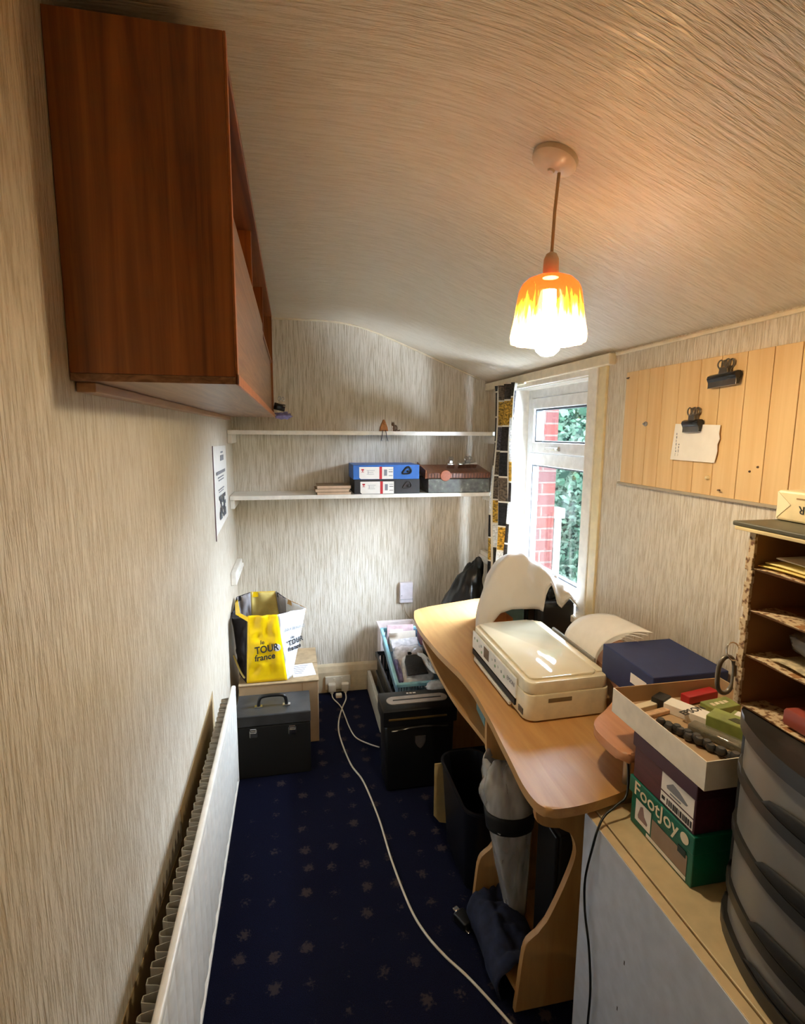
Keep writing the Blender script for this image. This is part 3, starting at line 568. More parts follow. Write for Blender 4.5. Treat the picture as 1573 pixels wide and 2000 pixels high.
# ------------------------------------------------------------------ white board, baskets
mb = MB(); mb.box(.428, .448, 2.66, 3.160, .001, .130, bev=.003); solo('white_board', mb, pm('aged_white_paint', srgb(206, 200, 184), .5), 'narrow white painted board on edge on the carpet beside the black crate', 'board')
ct = thing('black_crate', 'black slatted plastic crate on the floor under the pale blue basket', 'crate', (.565, 2.70, 0))
mb = MB()
for i in range(27):
    y = 2.435+.53*i/26
    for x in (.464, .684): mb.box(x-.003, x+.003, y-.006, y+.006, .004, .31)
for i in range(12):
    x = .47+.208*i/11
    for y in (2.428, 2.972): mb.box(x-.005, x+.005, y-.003, y+.003, .004, .31)
mb.box(.462, .686, 2.426, 2.974, .001, .010); part('slatted_walls', mb, M_black, ct)
for z0, z1 in ((.10, .112), (.20, .212), (.302, .325)):
    mb = MB(); e = .006 if z0 < .3 else .010
    mb.box(.461-e, .461, 2.42, 2.98, z0, z1); mb.box(.687, .687+e, 2.42, 2.98, z0, z1); mb.box(.461, .687, 2.425-e, 2.425, z0, z1); mb.box(.461, .687, 2.975, 2.975+e, z0, z1); part('rim', mb, M_black, ct)
mb = MB(); x0, x1, y0, y1 = .486, .700, 2.995, 3.120
for a in ((x0, x1, y0, y0+.004, .002, .452), (x0, x1, y1-.004, y1, .002, .452), (x0, x0+.004, y0+.004, y1-.004, .002, .452), (x1-.004, x1, y0+.004, y1-.004, .002, .452), (x0, x1, y0, y1, .001, .006)): mb.box(*a)
mb.box(x0-.008, x1+.008, y0-.008, y0, .442, .460, bev=.003); mb.box(x0-.008, x1+.008, y1, y1+.008, .442, .460, bev=.003); mb.box(x0-.008, x0, y0, y1, .442, .460, bev=.003); mb.box(x1, x1+.008, y0, y1, .442, .460, bev=.003)
solo('white_bin', mb, pm('pinkish_white_plastic', srgb(226, 214, 212), .4), 'tall narrow white plastic bin against the end wall behind the blue basket', 'bin')
MBK = T(.578, 2.352, .428) @ RX(12.5)      # basket frame: x across, y back, z up from the front rim
bk = thing('blue_basket', 'pale blue slatted plastic basket of oddments tilted on the black crate', 'basket', (.578, 2.58, .34))
M_blue = pm('pale_blue_plastic', srgb(150, 206, 222), .35)
W2, D2 = .114, .47
mb = MB()
for i in range(17):
    x = -W2+.008+(2*W2-.016)*i/16; mb.box(x-.0035, x+.0035, .008, .013, -.095, -.010, M=MBK); mb.box(x-.0035, x+.0035, D2-.013, D2-.008, -.095, -.010, M=MBK)
for i in range(28):
    y = .012+(D2-.024)*i/27
    for sx in (-1, 1): mb.box(sx*(W2-.006)-.0025, sx*(W2-.006)+.0025, y-.0035, y+.0035, -.095, -.010, M=MBK)
mb.box(-W2+.004, W2-.004, .008, D2-.008, -.100, -.093, M=MBK); part('slatted_walls', mb, pm('blue_grey_plastic', srgb(122, 150, 170), .4), bk)
mb = MB()
mb.box(-W2-.010, W2+.010, -.010, .006, -.020, 0, bev=.004, M=MBK); mb.box(-W2-.010, W2+.010, D2-.006, D2+.010, -.020, 0, bev=.004, M=MBK)
mb.box(-W2-.010, -W2+.006, -.010, D2+.010, -.020, 0, bev=.004, M=MBK); mb.box(W2-.006, W2+.010, -.010, D2+.010, -.020, 0, bev=.004, M=MBK); part('rim', mb, M_blue, bk, 'pale blue rim')
def sachet(name, label, cat, mat, M, lx, ly, h, seed, amp=.4, group=None):
    mb = MB()
    def fn(u, v_):
        a = 2*math.pi*u; r = math.sin(math.pi*min(max(v_, .001), .999)); x = math.copysign(abs(math.cos(a))**.6, math.cos(a)); y = math.copysign(abs(math.sin(a))**.6, math.sin(a)); rr_ = math.copysign(r**.35, 1)
        d = Vector((x, y, v_*2)); k_ = 1+amp*.5*noise.noise(d*2.2+Vector((seed*5, seed, 3)))
        return M @ Vector((x*lx*rr_*k_, y*ly*rr_*k_, (v_-.5)*2*h*(1+amp*noise.noise(d*4+Vector((seed, 9, 2)))) + amp*.3*h*noise.noise(d*9)))
    mb.grid(fn, 26, 14, closed_u=True); return solo(name, mb, mat, label, cat, group, smooth=60)
M_film = pm('clear_film', srgb(206, 202, 204), .18, var=.25, vs=50, coat=.5); M_wrap = pm('white_film', srgb(228, 232, 236), .25, var=.12, vs=60, coat=.3)
for i in range(4):
    mb = MB(); mb.box(-.078, .070, -.004, .004, -.052, .052, bev=.003, M=MBK @ T(-.014+.004*i, .43-.055*i, -.018-.006*i) @ RZ(-3+4*i) @ RX(-38-9*i)); solo('paper_packet', mb, [pm('pink_grey_packet', srgb(186, 160, 164), .35, var=.2), pm('beige_packet', srgb(196, 184, 170), .3), M_film, pm('grey_packet', srgb(160, 156, 160), .3)][i], f"flat {['pinkish grey', 'beige', 'clear film', 'grey'][i]} packet standing in the blue basket, {['rearmost', 'second from the back', 'third from the back', 'nearest'][i]} of the row", 'packet', 'packets in the blue basket')
mb = MB(); mb.box(-.04, .03, -.001, .001, -.010, .010, M=MBK @ T(-.045, .385, .034) @ RX(-60)); solo('white_tag', mb, M_paper, 'small white printed tag on top of the packets in the blue basket', 'tag')
sachet('clear_bag', 'crinkled clear plastic bag lying across the middle of the blue basket', 'bag', M_film, MBK @ T(-.01, .235, -.030) @ RX(14), .085, .075, .030, 3)
sachet('white_wrapper', 'glossy white wrapper under the black pouch at the front of the blue basket', 'wrapper', M_wrap, MBK @ T(.008, .125, -.034) @ RZ(-14) @ RX(10), .088, .100, .028, 5)
mb = MB(); mb.prism([(-.050, -.060), (.055, -.062), (.048, -.010), (.050, .040), (.028, .066), (-.026, .068), (-.042, .030)], 'Z', -.006, .006, bev=.004, M=MBK @ T(-.010, .115, .0085) @ RZ(4) @ RX(10)); solo('black_pouch', mb, pm('dark_grey_mesh_cloth', srgb(52, 52, 54), .8, vs=140, var=.3), 'dark grey cloth pouch on white wrappers in the blue basket', 'pouch', smooth=50)
sachet('white_strip', 'curled white plastic strip at the right side of the blue basket', 'strip', M_wrap, MBK @ T(.065, .130, .002) @ RZ(18), .022, .090, .016, 8)
sachet('black_packet', 'crumpled black packet wedged along the right edge of the blue basket', 'packet', M_black, MBK @ T(.086, .260, -.020), .020, .050, .030, 9)
sachet('maroon_packet', 'crumpled maroon packet at the back right of the blue basket', 'packet', pm('maroon_foil', srgb(108, 48, 62), .3, var=.4), MBK @ T(.088, .375, -.012), .018, .055, .034, 11)
sachet('violet_wrapper', 'slim violet wrapper tucked along the left edge of the blue basket', 'wrapper', pm('violet_film', srgb(120, 112, 156), .3, var=.4), MBK @ T(-.086, .130, -.030), .015, .085, .028, 13)
sachet('spilling_bag', 'little white plastic bag spilling over the front rim of the blue basket', 'bag', M_wrap, MBK @ T(.066, -.030, -.012) @ RX(-30), .048, .018, .026, 15)

# ------------------------------------------------------------------ paper shredder
sh = thing('paper_shredder', 'black paper shredder with a silver top slot on the carpet by the desk', 'shredder', (.53, 2.27, 0))
mb = MB(); vs = mb.box(.372, .690, 2.172, 2.318, .004, .318, bev=.014, seg=3)
for v in vs: v.co.x += (.53-v.co.x)*.04*(1-v.co.z/.32)
part('waste_bin', mb, M_black, sh, smooth=40)
mb = MB(); mb.prism([(2.160, .322), (2.160, .392), (2.170, .400), (2.318, .404), (2.326, .396), (2.326, .322)], 'X', .362, .700, bev=.008); hd = part('head', mb, M_black, sh, smooth=40)
SL = frame((.530, 2.236, .4020), (1, 0, 0), (0, 1, .027))
mb = MB(); mb.prism([(-.112+.03*math.cos(a), .033*math.sin(a)) for a in [math.pi/2+math.pi*i/10 for i in range(11)]] + [(.112+.03*math.cos(a), .033*math.sin(a)) for a in [-math.pi/2+math.pi*i/10 for i in range(11)]], 'Z', 0, .004, bev=.002, M=SL); pl_ = part('slot_plate', mb, pm('warm_silver_plastic', srgb(166, 156, 148), .25, .4), hd, 'silver slot plate')
mb = MB(); mb.box(-.112, .112, -.004, .004, .0036, .0048, M=SL); part('feed_slot', mb, M_matt, pl_)
mb = MB(); mb.box(.386, .650, 2.154, 2.1615, .352, .360, bev=.002); part('trim_line', mb, pm('brass_trim', srgb(128, 104, 62), .3, .6), hd)
mb = MB(); mb.grid(lambda u, v_: (.40+.26*u, 2.1715-.006*math.sin(math.pi*v_), .300+.022*math.sin(math.pi*u)*v_-.01*v_), 16, 4); part('grip_lip', mb, pm('smoky_plastic', srgb(58, 54, 50), .2), sh, solid=.002)
mb = MB(); mb.prism([(-.024, .026), (.024, .026), (.025, .0), (.014, -.022), (0, -.034), (-.014, -.022), (-.025, .0)], 'Y', -.003, 0, bev=.001, M=T(.532, 2.1712, .235)); part('shield_badge', mb, pm('gunmetal_badge', srgb(98, 94, 98), .2, .6), sh)
mb = MB(); bars(mb, frame((.515, 2.296, .4036), (1, 0, 0), (0, 1, .027)), [(-.022, -.012, -.005, .005), (-.008, .004, -.005, .005), (.008, .022, -.005, .004)]); part('marking', mb, M_paper, hd)

# ------------------------------------------------------------------ desk
dk = thing('computer_desk', 'beech laminate computer desk with a wavy front edge under the window', 'desk', (.87, 1.85, 0))
front = [(.574, 2.503), (.548, 2.38), (.543, 2.219), (.549, 2.10), (.557, 1.987), (.571, 1.88), (.584, 1.783), (.589, 1.66), (.584, 1.56), (.577, 1.45), (.568, 1.36), (.557, 1.244), (.548, 1.153), (.550, 1.092), (.560, 1.064), (.580, 1.051), (.631, 1.049), (.704, 1.058), (.796, 1.080)]
fp = [(p.x, p.y) for p in spline([Vector((x, y, 0)) for x, y in front], 4)]
poly = fp + [(.95, 1.10), (1.176, 1.10), (1.176, 2.66), (.93, 2.628), (.66, 2.548), (.60, 2.527)]
mb = MB(); mb.prism(poly, 'Z', .705, .730, bev=.006); part('desktop', mb, M_beech, dk, smooth=40)
prof = [(1.12, .704), (.606, .704), (.609, .60), (.620, .577), (.650, .562), (.690, .552), (.716, .528), (.730, .490), (.729, .455), (.712, .400), (.680, .322), (.645, .256), (.604, .222), (.592, .190), (.580, .064), (.573, .001), (1.12, .001)]
def sidepanel(y0, y1, dx=0, **kw):
    mb = MB(); ps = [prof[0]] + [(p.x+dx, p.z) for p in spline([Vector((x, 0, z)) for x, z in prof[1:-1]], 3)] + [prof[-1]]
    mb.prism(ps, 'Y', y0, y1, bev=.003); return part('side_panel', mb, M_beech_x, dk, smooth=40)
sidepanel(1.190, 1.208); sidepanel(1.500, 1.518, -.022); sidepanel(2.44, 2.458)
mb = MB(); mb.prism([(.578, 1.208), (.565, 1.30), (.560, 1.42), (.562, 1.50), (1.12, 1.50), (1.12, 1.208)], 'Z', .050, .066, bev=.002); part('base_shelf', mb, M_beech, dk)
us = [Vector((x, y, 0)) for x, y in ((.602, 2.44), (.590, 2.25), (.581, 2.032), (.580, 1.826), (.594, 1.66), (.606, 1.519))]
mb = MB(); mb.prism([(p.x, p.y) for p in spline(us, 5)] + [(1.12, 1.519), (1.12, 2.44)], 'Z', .582, .600, bev=.002); part('under_shelf', mb, M_beech, dk)
mb = MB(); mb.box(1.06, 1.076, 1.519, 2.44, .30, .700); part('back_panel', mb, M_beech_x, dk)
mb = MB(); rs = [Vector((x, y, 0)) for x, y in ((1.02, 1.74), (.995, 1.66), (.980, 1.48), (.930, 1.345), (.850, 1.262), (.775, 1.205), (.750, 1.165), (.746, 1.115), (.752, 1.060), (.772, 1.042))]
mb.prism([(p.x, p.y) for p in spline(rs, 5)] + [(1.0, 1.060), (1.176, 1.085), (1.176, 1.74)], 'Z', .826, .850, bev=.007); part('riser_shelf', mb, wood('pinkish_beech_edge', srgb(186, 130, 92), srgb(206, 150, 112), (30, 2.5, 30), .38, .6), dk, 'raised shelf with rounded corner', smooth=40)
for x, y in ((.806, 1.105), (1.12, 1.68)):
    mb = MB(); mb.lathe([(.009, .7305), (.009, .8258)], (x, y, 0), 16); part('post', mb, pm('satin_steel', (.55, .55, .55), .35, 1), dk, 'steel post', smooth=40)
mb = MB(); mb.tube([(.802, 1.12, .8255), (.795, 1.085, .79), (.768, 1.046, .745), (.735, 1.036, .728), (.700, 1.028, .712), (.676, 1.015, .690), (.671, 1.020, .65), (.670, 1.043, .540), (.670, 1.036, .457), (.670, 1.010, .383), (.670, .993, .288), (.670, .994, .187), (.668, .99, .08), (.64, .97, .006), (.60, .90, .005)], .0028, 8, smooth=5)
solo('black_cable', mb, M_black, 'thin black cable trailing from the desk riser down the white cabinet front', 'cable', smooth=1)
mb = MB(); mb.prism([(.622, 1.62), (.650, 1.60), (.69, 1.70), (.66, 1.76), (.635, 1.74)], 'Z', .601, .645, bev=.008); solo('teal_pouch', mb, pm('teal_plastic', srgb(84, 122, 128), .5), 'small teal pouch on the shelf just beneath the desktop', 'pouch')

# ------------------------------------------------------------------ things under the desk
wb = thing('waste_bin', 'open dark navy waste bin on the carpet under the desk edge', 'bin', (.62, 1.74, 0))
def rr_(cx, cy, hx, hy, r, n=8):
    out = []
    for qx, qy, a0 in ((1, 1, 0), (-1, 1, 90), (-1, -1, 180), (1, -1, 270)):
        for i in range(n+1):
            a = math.radians(a0+90*i/n); out.append((cx+qx*(hx-r)+r*math.cos(a), cy+qy*(hy-r)+r*math.sin(a)))
    return out
mb = MB(); loops = []
for z, hx, hy, r in ((.002, .070, .145, .04), (.315, .088, .185, .06), (.322, .094, .191, .064), (.330, .094, .191, .064), (.330, .085, .182, .056), (.315, .083, .180, .055), (.012, .066, .140, .036)):
    loops.append([mb.bm.verts.new((x, y, z)) for x, y in rr_(.638, 1.74, hx, hy, r)])
for A, B in zip(loops, loops[1:]):
    for i in range(len(A)): mb.bm.faces.new((A[i], A[(i+1) % len(A)], B[(i+1) % len(A)], B[i]))
mb.bm.faces.new(loops[0][::-1]); mb.bm.faces.new(loops[-1]); part('tub', mb, pm('dark_navy_plastic', srgb(20, 21, 27), .35), wb, smooth=40)
mb = MB(); mb.prism([(.536, .045), (.560, .012), (.590, .003), (.590, .275), (.536, .275)], 'Y', 1.936, 1.940); solo('card_strip', mb, pm('buff_card', srgb(186, 160, 106), .8), 'buff cardboard strip standing against the far side of the navy waste bin', 'card')
k = N('crinkled_clear_plastic'); v = k.coords((1.6, 1.6, .32)); nz = k.n('ShaderNodeTexNoise', i_Scale=15.0, i_Detail=2.0, i_Distortion=.2); k.l(v, nz.inputs[0])
k.l(k.ramp(nz.outputs[0], [(.3, srgb(178, 177, 176)), (.7, srgb(214, 213, 212))]), k.b.inputs['Base Color']); k.b.inputs['Roughness'].default_value = .2
k.l(k.ramp(nz.outputs[0], [(.35, (.38, .38, .38)), (.75, (.66, .66, .66))]), k.b.inputs['Alpha']); k.bump(nz.outputs[0], .35, .006); M_clear = k.m
sk = thing('plastic_sack', 'clear crinkled plastic sack with a black band, standing in the desk end compartment', 'sack', (.66, 1.42, .067))
mb = MB()
def sack(z0, z1, w0, w1, c0, c1, amp, seed):
    def fn(u, v_):
        a = 2*math.pi*u; z = z0+(z1-z0)*v_; w = w0+(w1-w0)*v_; c = c0+(c1-c0)*v_
        q = 1+amp*noise.noise(Vector((math.cos(a)*2.2, math.sin(a)*2.2, z*6+seed)))
        return (c+w*q*math.cos(a), 1.425+w*.75*q*math.sin(a), z)
    return fn
mb.grid(sack(.068, .400, .032, .070, .676, .642, .16, 0), 36, 18, closed_u=True); part('body', mb, M_clear, sk, smooth=1, solid=.001)
mb = MB(); mb.grid(sack(.392, .452, .074, .081, .642, .640, .03, 2), 36, 4, closed_u=True); part('band', mb, M_matt, sk, 'black band', smooth=1, solid=.006)
mb = MB()
def tuft(u, v_):
    a = 2*math.pi*u; z = .444+.150*v_*(1+.30*noise.noise(Vector((math.cos(a)*1.8, math.sin(a)*1.8, 3)))); w = .076*(1+.15*math.sin(v_*3.1)-.35*v_**2)
    q = 1+.42*v_*noise.noise(Vector((math.cos(a)*3, math.sin(a)*3, v_*2.5)))
    return (.640-.012*v_+w*q*math.cos(a), 1.425+.045*v_+w*.8*q*math.sin(a), z)
mb.grid(tuft, 44, 14, closed_u=True); part('gathered_top', mb, M_clear, sk, smooth=50, solid=.0012)
pc = thing('computer_tower', 'black computer tower in the desk end compartment behind the curved panel', 'computer', (.90, 1.28, .066))
mb = MB(); mb.box(.700, 1.10, 1.222, 1.338, .067, .500, bev=.006); part('casing', mb, M_matt, pc)
mb = MB(); mb.box(.690, .700, 1.224, 1.336, .069, .498, bev=.004); part('front_bezel', mb, M_black, pc)
mb = MB()
def cloth(u, v_):
    y = 1.225+.265*u+.01*noise.noise(Vector((u*3, v_*3, 5))); nn = noise.noise(Vector((u*4, v_*4, 2))); ridge = .030*abs(noise.noise(Vector((u*6, v_*7, 4))))
    if v_ < .7:
        q = v_/.7; return (.690-.145*q, y, .074+.045*math.sin(q*2.9)*(.8+.6*nn)+ridge)
    q = (v_-.7)/.3; return (.545-.012*math.sin(q*3)+.012*nn*q, y, .085+ridge*(1-q)-.077*q)
mb.grid(cloth, 30, 24); solo('navy_cloth', mb, pm('navy_cotton', srgb(26, 34, 60), .9, vs=40, var=.3), 'crumpled navy cloth spilling off the base shelf of the desk', 'cloth', smooth=1, solid=.006)
ap = thing('power_adaptor', 'small black adaptor with silver ends on the carpet beside the desk foot', 'adaptor', (.515, 1.49, 0))
mb = MB(); mb.box(-.022, .022, -.030, .030, .001, .032, bev=.007, seg=3, M=T(.518, 1.482, 0) @ RZ(25)); part('body', mb, M_black, ap, smooth=40)
mb = MB(); mb.box(-.010, .010, .028, .046, .012, .030, bev=.003, M=T(.518, 1.482, 0) @ RZ(25)); part('plug_end', mb, M_chrome, ap, 'bright metal end')
mb = MB(); mb.box(-.020, -.010, -.044, -.028, .006, .014, bev=.002, M=T(.518, 1.482, 0) @ RZ(25)); part('plug_end', mb, M_chrome, ap)
# ------------------------------------------------------------------ printer (local: u along the front towards the camera, v to the wall)
PO = Vector((.678, 1.925, .7305))
MP = frame(PO, (-.0, -1, 0), (1, .04, 0))       # x: along the front (0 far .. W near), y: depth to the wall
MP = Matrix(((-.006, 1, 0, PO.x), (-1, .03, 0, PO.y), (0, 0, 1, PO.z), (0, 0, 0, 1)))
PW, PD, PH = .515, .285, .128
pr = thing('inkjet_printer', 'cream all-in-one inkjet printer with a glossy lid on the desk', 'printer', (.82, 1.67, .7305))
M_prn = pm('cream_printer_plastic', srgb(228, 218, 190), .35); M_prf = pm('pale_printer_front', srgb(226, 226, 220), .35)
mb = MB()
def outline(x0, x1, y0, y1, r): return [(a, b) for a, b in rr_((x0+x1)/2, (y0+y1)/2, (x1-x0)/2, (y1-y0)/2, r, 6)]
mb.prism(outline(0, PW, 0, PD, .028), 'Z', .006, .088, bev=.004, M=MP); part('body', mb, M_prn, pr, smooth=40)
mb = MB(); mb.prism(outline(.002, PW-.002, .002, PD-.004, .028), 'Z', .089, PH, bev=.006, M=MP); sc_ = part('scanner_unit', mb, M_prn, pr, smooth=40)
k = N('glossy_cream_lid'); k.b.inputs['Roughness'].default_value = .07; k.b.inputs['Coat Weight'].default_value = .6; k.b.inputs['Coat Roughness'].default_value = .04
nz = k.n('ShaderNodeTexNoise', i_Scale=7.0); k.l(k.coords((1, 1, 1)), nz.inputs[0]); k.l(k.ramp(nz.outputs[0], [(.3, srgb(226, 214, 182)), (.7, srgb(232, 222, 196))]), k.b.inputs['Base Color']); k.bump(nz.outputs[0], .15, .01)
mb = MB(); mb.prism(outline(.012, PW-.018, .018, PD-.040, .022), 'Z', PH, PH+.0075, bev=.0035, M=MP); part('lid', mb, k.m, sc_, 'glossy lid', smooth=40)
mb = MB(); mb.box(.03, PW-.03, PD-.036, PD-.010, PH, PH+.004, bev=.0015, M=MP); part('hinge_cover', mb, M_prn, sc_)
mb = MB(); mb.box(.018, PW-.075, -.006, .001, .044, .112, bev=.003, M=MP); cp_ = part('control_panel', mb, M_prf, pr, 'pale control panel')
FM = MP @ Matrix(((1, 0, 0, 0), (0, 0, 1, -.006), (0, 1, 0, 0), (0, 0, 0, 1)))     # local x along the front, y up, z outwards (neg)
def fr_box(u0, u1, h0, h1, t, mb_, bev=.001): return mb_.box(u0, u1, -.006-t, -.006, h0, h1, bev=bev, M=MP)
mb = MB(); fr_box(.148, .200, .060, .101, .0008, mb, .0004); part('screen', mb, pm('dark_screen', srgb(92, 84, 78), .15), cp_, 'small dark screen')
for i, (u, h) in enumerate(((.045, .090), (.075, .092), (.100, .080), (.120, .088), (.125, .066), (.232, .086), (.262, .094), (.262, .074), (.290, .084), (.320, .080), (.345, .074))):
    mb = MB(); mb.lathe([(0, 0), (.0055, 0), (.0050, .0018), (0, .0022)], n=14, M=MP @ T(u, -.006, h) @ RX(90)); part('button', mb, [pm('grey_button', srgb(150, 158, 158), .4), pm('green_button', srgb(126, 160, 126), .4), pm('pale_button', srgb(196, 198, 196), .4)][i % 3], cp_)
mb = MB(); mb.box(.022, PW-.080, -.0065, .004, .020, .040, bev=.001, M=MP); part('output_slot', mb, M_matt, pr)
mb = MB(); mb.box(.055, PW-.110, -.012, -.002, .006, .018, bev=.002, M=MP); part('paper_tray', mb, M_prf, pr)
mb = MB(); mb.box(PW-.060, PW-.026, -.002, .001, .016, .036, bev=.001, M=MP); part('card_slot', mb, pm('grey_slot', srgb(70, 70, 70), .3), pr)
lettering('EPSON', .020, MP @ T(.400, -.0068, .084) @ RX(90) , M_grey_ink, cp_)
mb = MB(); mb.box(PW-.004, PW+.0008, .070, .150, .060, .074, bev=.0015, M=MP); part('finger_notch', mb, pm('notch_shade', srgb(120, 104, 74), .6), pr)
mb = MB(); mb.box(.12, PW-.10, PD-.006, PD+.004, .03, PH+.012, bev=.002, M=MP); part('paper_support', mb, pm('smoky_clear_plastic', srgb(150, 148, 144), .15, alpha=.7), pr)
# paper curling over from the rear feed
for i in range(5):
    lab = ['lowest sheet of white printer paper curling from the rear feed', 'second lowest sheet of white printer paper in the rear feed', 'middle sheet of white printer paper in the rear feed', 'second sheet from the top of the curling printer paper', 'topmost white sheet of printer paper curling over towards the wall'][i]
    mb = MB(); k0 = i*.0016
    def sheet(u, v_, i=i, k0=k0):
        y = 1.520+.205*u + .006*(4-i)*v_*v_; a = v_*(1.52-.10*(4-i)); R_ = .150
        x = .966-k0 + R_*(1-math.cos(a))*.95; z = .848 + R_*math.sin(a)*.88 + k0 - .012*v_*v_*u
        if v_ > .82: z -= (v_-.82)*.04*(4-i)
        return (x, y - .10*v_*v_, z)
    mb.grid(sheet, 8, 22); solo('paper_sheet', mb, M_paper, lab, 'paper', 'sheets in the printer feed', smooth=1, solid=.0006)

# ------------------------------------------------------------------ sheeted machine on the desk
top = [(.722, .735), (.724, .80), (.726, .885), (.752, .955), (.800, 1.055), (.835, 1.095), (.875, 1.118), (.925, 1.117), (.965, 1.095), (1.01, 1.058), (1.06, 1.022), (1.10, .992), (1.14, .94), (1.168, .885)]
tops = spline([Vector((x, 0, z)) for x, z in top], 5)
def hem(x):
    P_ = [(.72, .7315), (.742, .7315), (.758, .79), (.778, .838), (.812, .880), (.86, .893), (.90, .894), (.985, .884), (1.000, .872), (1.012, .96), (1.030, .985), (1.045, .955), (1.062, .90), (1.085, .885), (1.12, .925), (1.17, .872)]
    for (a, za), (b, zb) in zip(P_, P_[1:]):
        if a <= x <= b: return za+(zb-za)*(x-a)/(b-a)
    return P_[0][1] if x < .72 else P_[-1][1]
mb = MB(); nT = len(tops)-1
def drape(u, v_):
    p = tops[round(u*nT)]; x = p.x; zt = p.z; h = min(hem(x), zt-.004)
    if x < .73: h = min(.7325, zt-.001)
    nz_ = 1.6*abs(noise.noise(Vector((x*12+v_*2, v_*5, 3))))-.4
    if v_ < .5:
        q = v_/.5; z = h+(zt-h)*q; y = 1.975+.045*q*q+.012*nz_ + .05*max(0, x-1.0)
        return (x+.010*(1-q)*nz_*(x > .76), y, z)
    q = (v_-.5)/.5; y = 2.02+.33*q; sag = .05*math.sin(q*3.1)*.5+.16*q*q+.03*abs(noise.noise(Vector((x*13, q*5, 8))))
    return (x + (max(x, .85+(x-.72)*.35)-x)*q, y + .05*max(0, x-1.0), max(.7335, zt-sag+.010*math.sin(math.pi*q)*math.sin(x*60)))
mb.grid(drape, nT, 30)
k = N('thin_white_sheeting'); k.b.inputs['Base Color'].default_value = (.80, .78, .75, 1); k.b.inputs['Roughness'].default_value = .5
nz = k.n('ShaderNodeTexVoronoi', i_Scale=9.0); k.l(k.coords((1, 1, .55)), nz.inputs[0]); k.bump(nz.outputs[0], .55, .02)
trl = k.n('ShaderNodeBsdfTranslucent'); trl.inputs[0].default_value = (.80, .74, .66, 1); ms = k.n('ShaderNodeMixShader'); ms.inputs[0].default_value = .32
k.l(k.b.outputs[0], ms.inputs[1]); k.l(trl.outputs[0], ms.inputs[2]); k.l(ms.outputs[0], k.o.inputs[0])
solo('plastic_sheet', mb, k.m, 'thin white sheet draped over a machine at the back of the desk, window behind', 'cover', smooth=1, solid=.0012)
sm_ = thing('covered_machine', 'dark machine with a teal panel half hidden under the white sheet on the desk', 'machine', (.93, 2.10, .7305))
mb = MB(); mb.box(.86, 1.12, 2.08, 2.20, .731, .850, bev=.015, seg=3); mb.box(.84, 1.10, 2.08, 2.17, .85, .965, bev=.03, seg=4); mb.box(.99, 1.165, 2.00, 2.20, .731, .905, bev=.03, seg=3); mb.box(1.02, 1.10, 2.05, 2.19, .80, .985, bev=.02, seg=3); part('casing', mb, M_black, sm_, smooth=40)
mb = MB(); mb.box(.84, .955, 2.060, 2.075, .775, .915, bev=.004); part('front_panel', mb, pm('teal_enamel', srgb(104, 142, 150), .3), sm_, 'greyish teal panel')
mb = MB(); mb.box(.960, 1.045, 2.032, 2.052, .78, .90, bev=.004); part('front_panel', mb, pm('dark_glossy', srgb(30, 28, 30), .12), sm_, 'dark glossy panel')
mb = MB(); mb.lathe([(0, 0), (.022, 0), (.026, .006), (.020, .012), (0, .014)], n=20, M=T(1.068, 2.045, .925) @ RX(90)); part('hand_wheel', mb, M_blackmetal, sm_, smooth=40)
mb = MB(); mb.prism([(.790, .731), (.90, .731), (.892, .835), (.862, .858), (.832, .872), (.812, .868), (.797, .82)], 'Y', 2.028, 2.058, bev=.006); part('wooden_base', mb, M_mahog, sm_, 'curved reddish wooden end', smooth=40)
# black sack in the corner behind the desk
mb = MB(); vs = mb.blob((.945, 2.905, .44), (.155, .150, .44), .10, 2.5, 6, 48, 40)
for v in vs:
    c = v.co; t_ = max(0, (c.z-.50)/.40)
    c.x = .945+.09*t_**1.5+(c.x-.945)*(1-.42*t_)+.006*noise.noise(Vector((c.x*60, c.y*40, c.z*9))); c.y = 2.905+(c.y-2.905)*(1-.35*t_)
    a = math.atan2(c.y-2.905, c.x-.945); q = 1+.05*math.sin(a*11+c.z*5)*min(1, t_+.2); c.x = min(1.088, .945+(c.x-.945)*q); c.y = max(2.715, 2.905+(c.y-2.905)*q); c.z = max(c.z, .001)
solo('bin_liner_sack', mb, pm('black_bin_liner', srgb(10, 10, 11), .3), 'full black bin liner sack in the corner between the desk and the curtain', 'sack', smooth=1)
# curtain
k = N('stone_patchwork_fabric'); uv = k.n('ShaderNodeTexCoord'); br = k.n('ShaderNodeTexBrick', i_Scale=1.0, i_Mortar_Size=.0045, i_Brick_Width=.075, i_Row_Height=.060, offset=.37, squash=.8, squash_frequency=3)
sx = k.n('ShaderNodeSeparateXYZ'); k.l(uv.outputs['UV'], sx.inputs[0]); cb = k.n('ShaderNodeCombineXYZ'); k.l(sx.outputs[1], cb.inputs[0]); k.l(sx.outputs[0], cb.inputs[1])
k.l(cb.outputs[0], br.inputs[0]); br.inputs['Color1'].default_value = (0, 0, 0, 1); br.inputs['Color2'].default_value = (1, 1, 1, 1); br.inputs['Brick Width'].default_value = .135; br.inputs['Row Height'].default_value = .052
nz = k.n('ShaderNodeTexNoise', i_Scale=95.0, i_Detail=3.0); k.l(uv.outputs['UV'], nz.inputs[0])
cr = k.ramp(br.outputs['Color'], [(0, srgb(44, 38, 34)), (.26, srgb(92, 78, 62)), (.40, srgb(28, 26, 28)), (.52, srgb(222, 222, 220)), (.70, srgb(176, 140, 52)), (.88, srgb(84, 80, 88))], 'CONSTANT')
ov = k.n('ShaderNodeMixRGB', blend_type='OVERLAY'); ov.inputs[0].default_value = .9; k.l(cr, ov.inputs[1]); k.l(k.ramp(nz.outputs[0], [(.35, (.12, .12, .12)), (.65, (.92, .92, .92))]), ov.inputs[2])
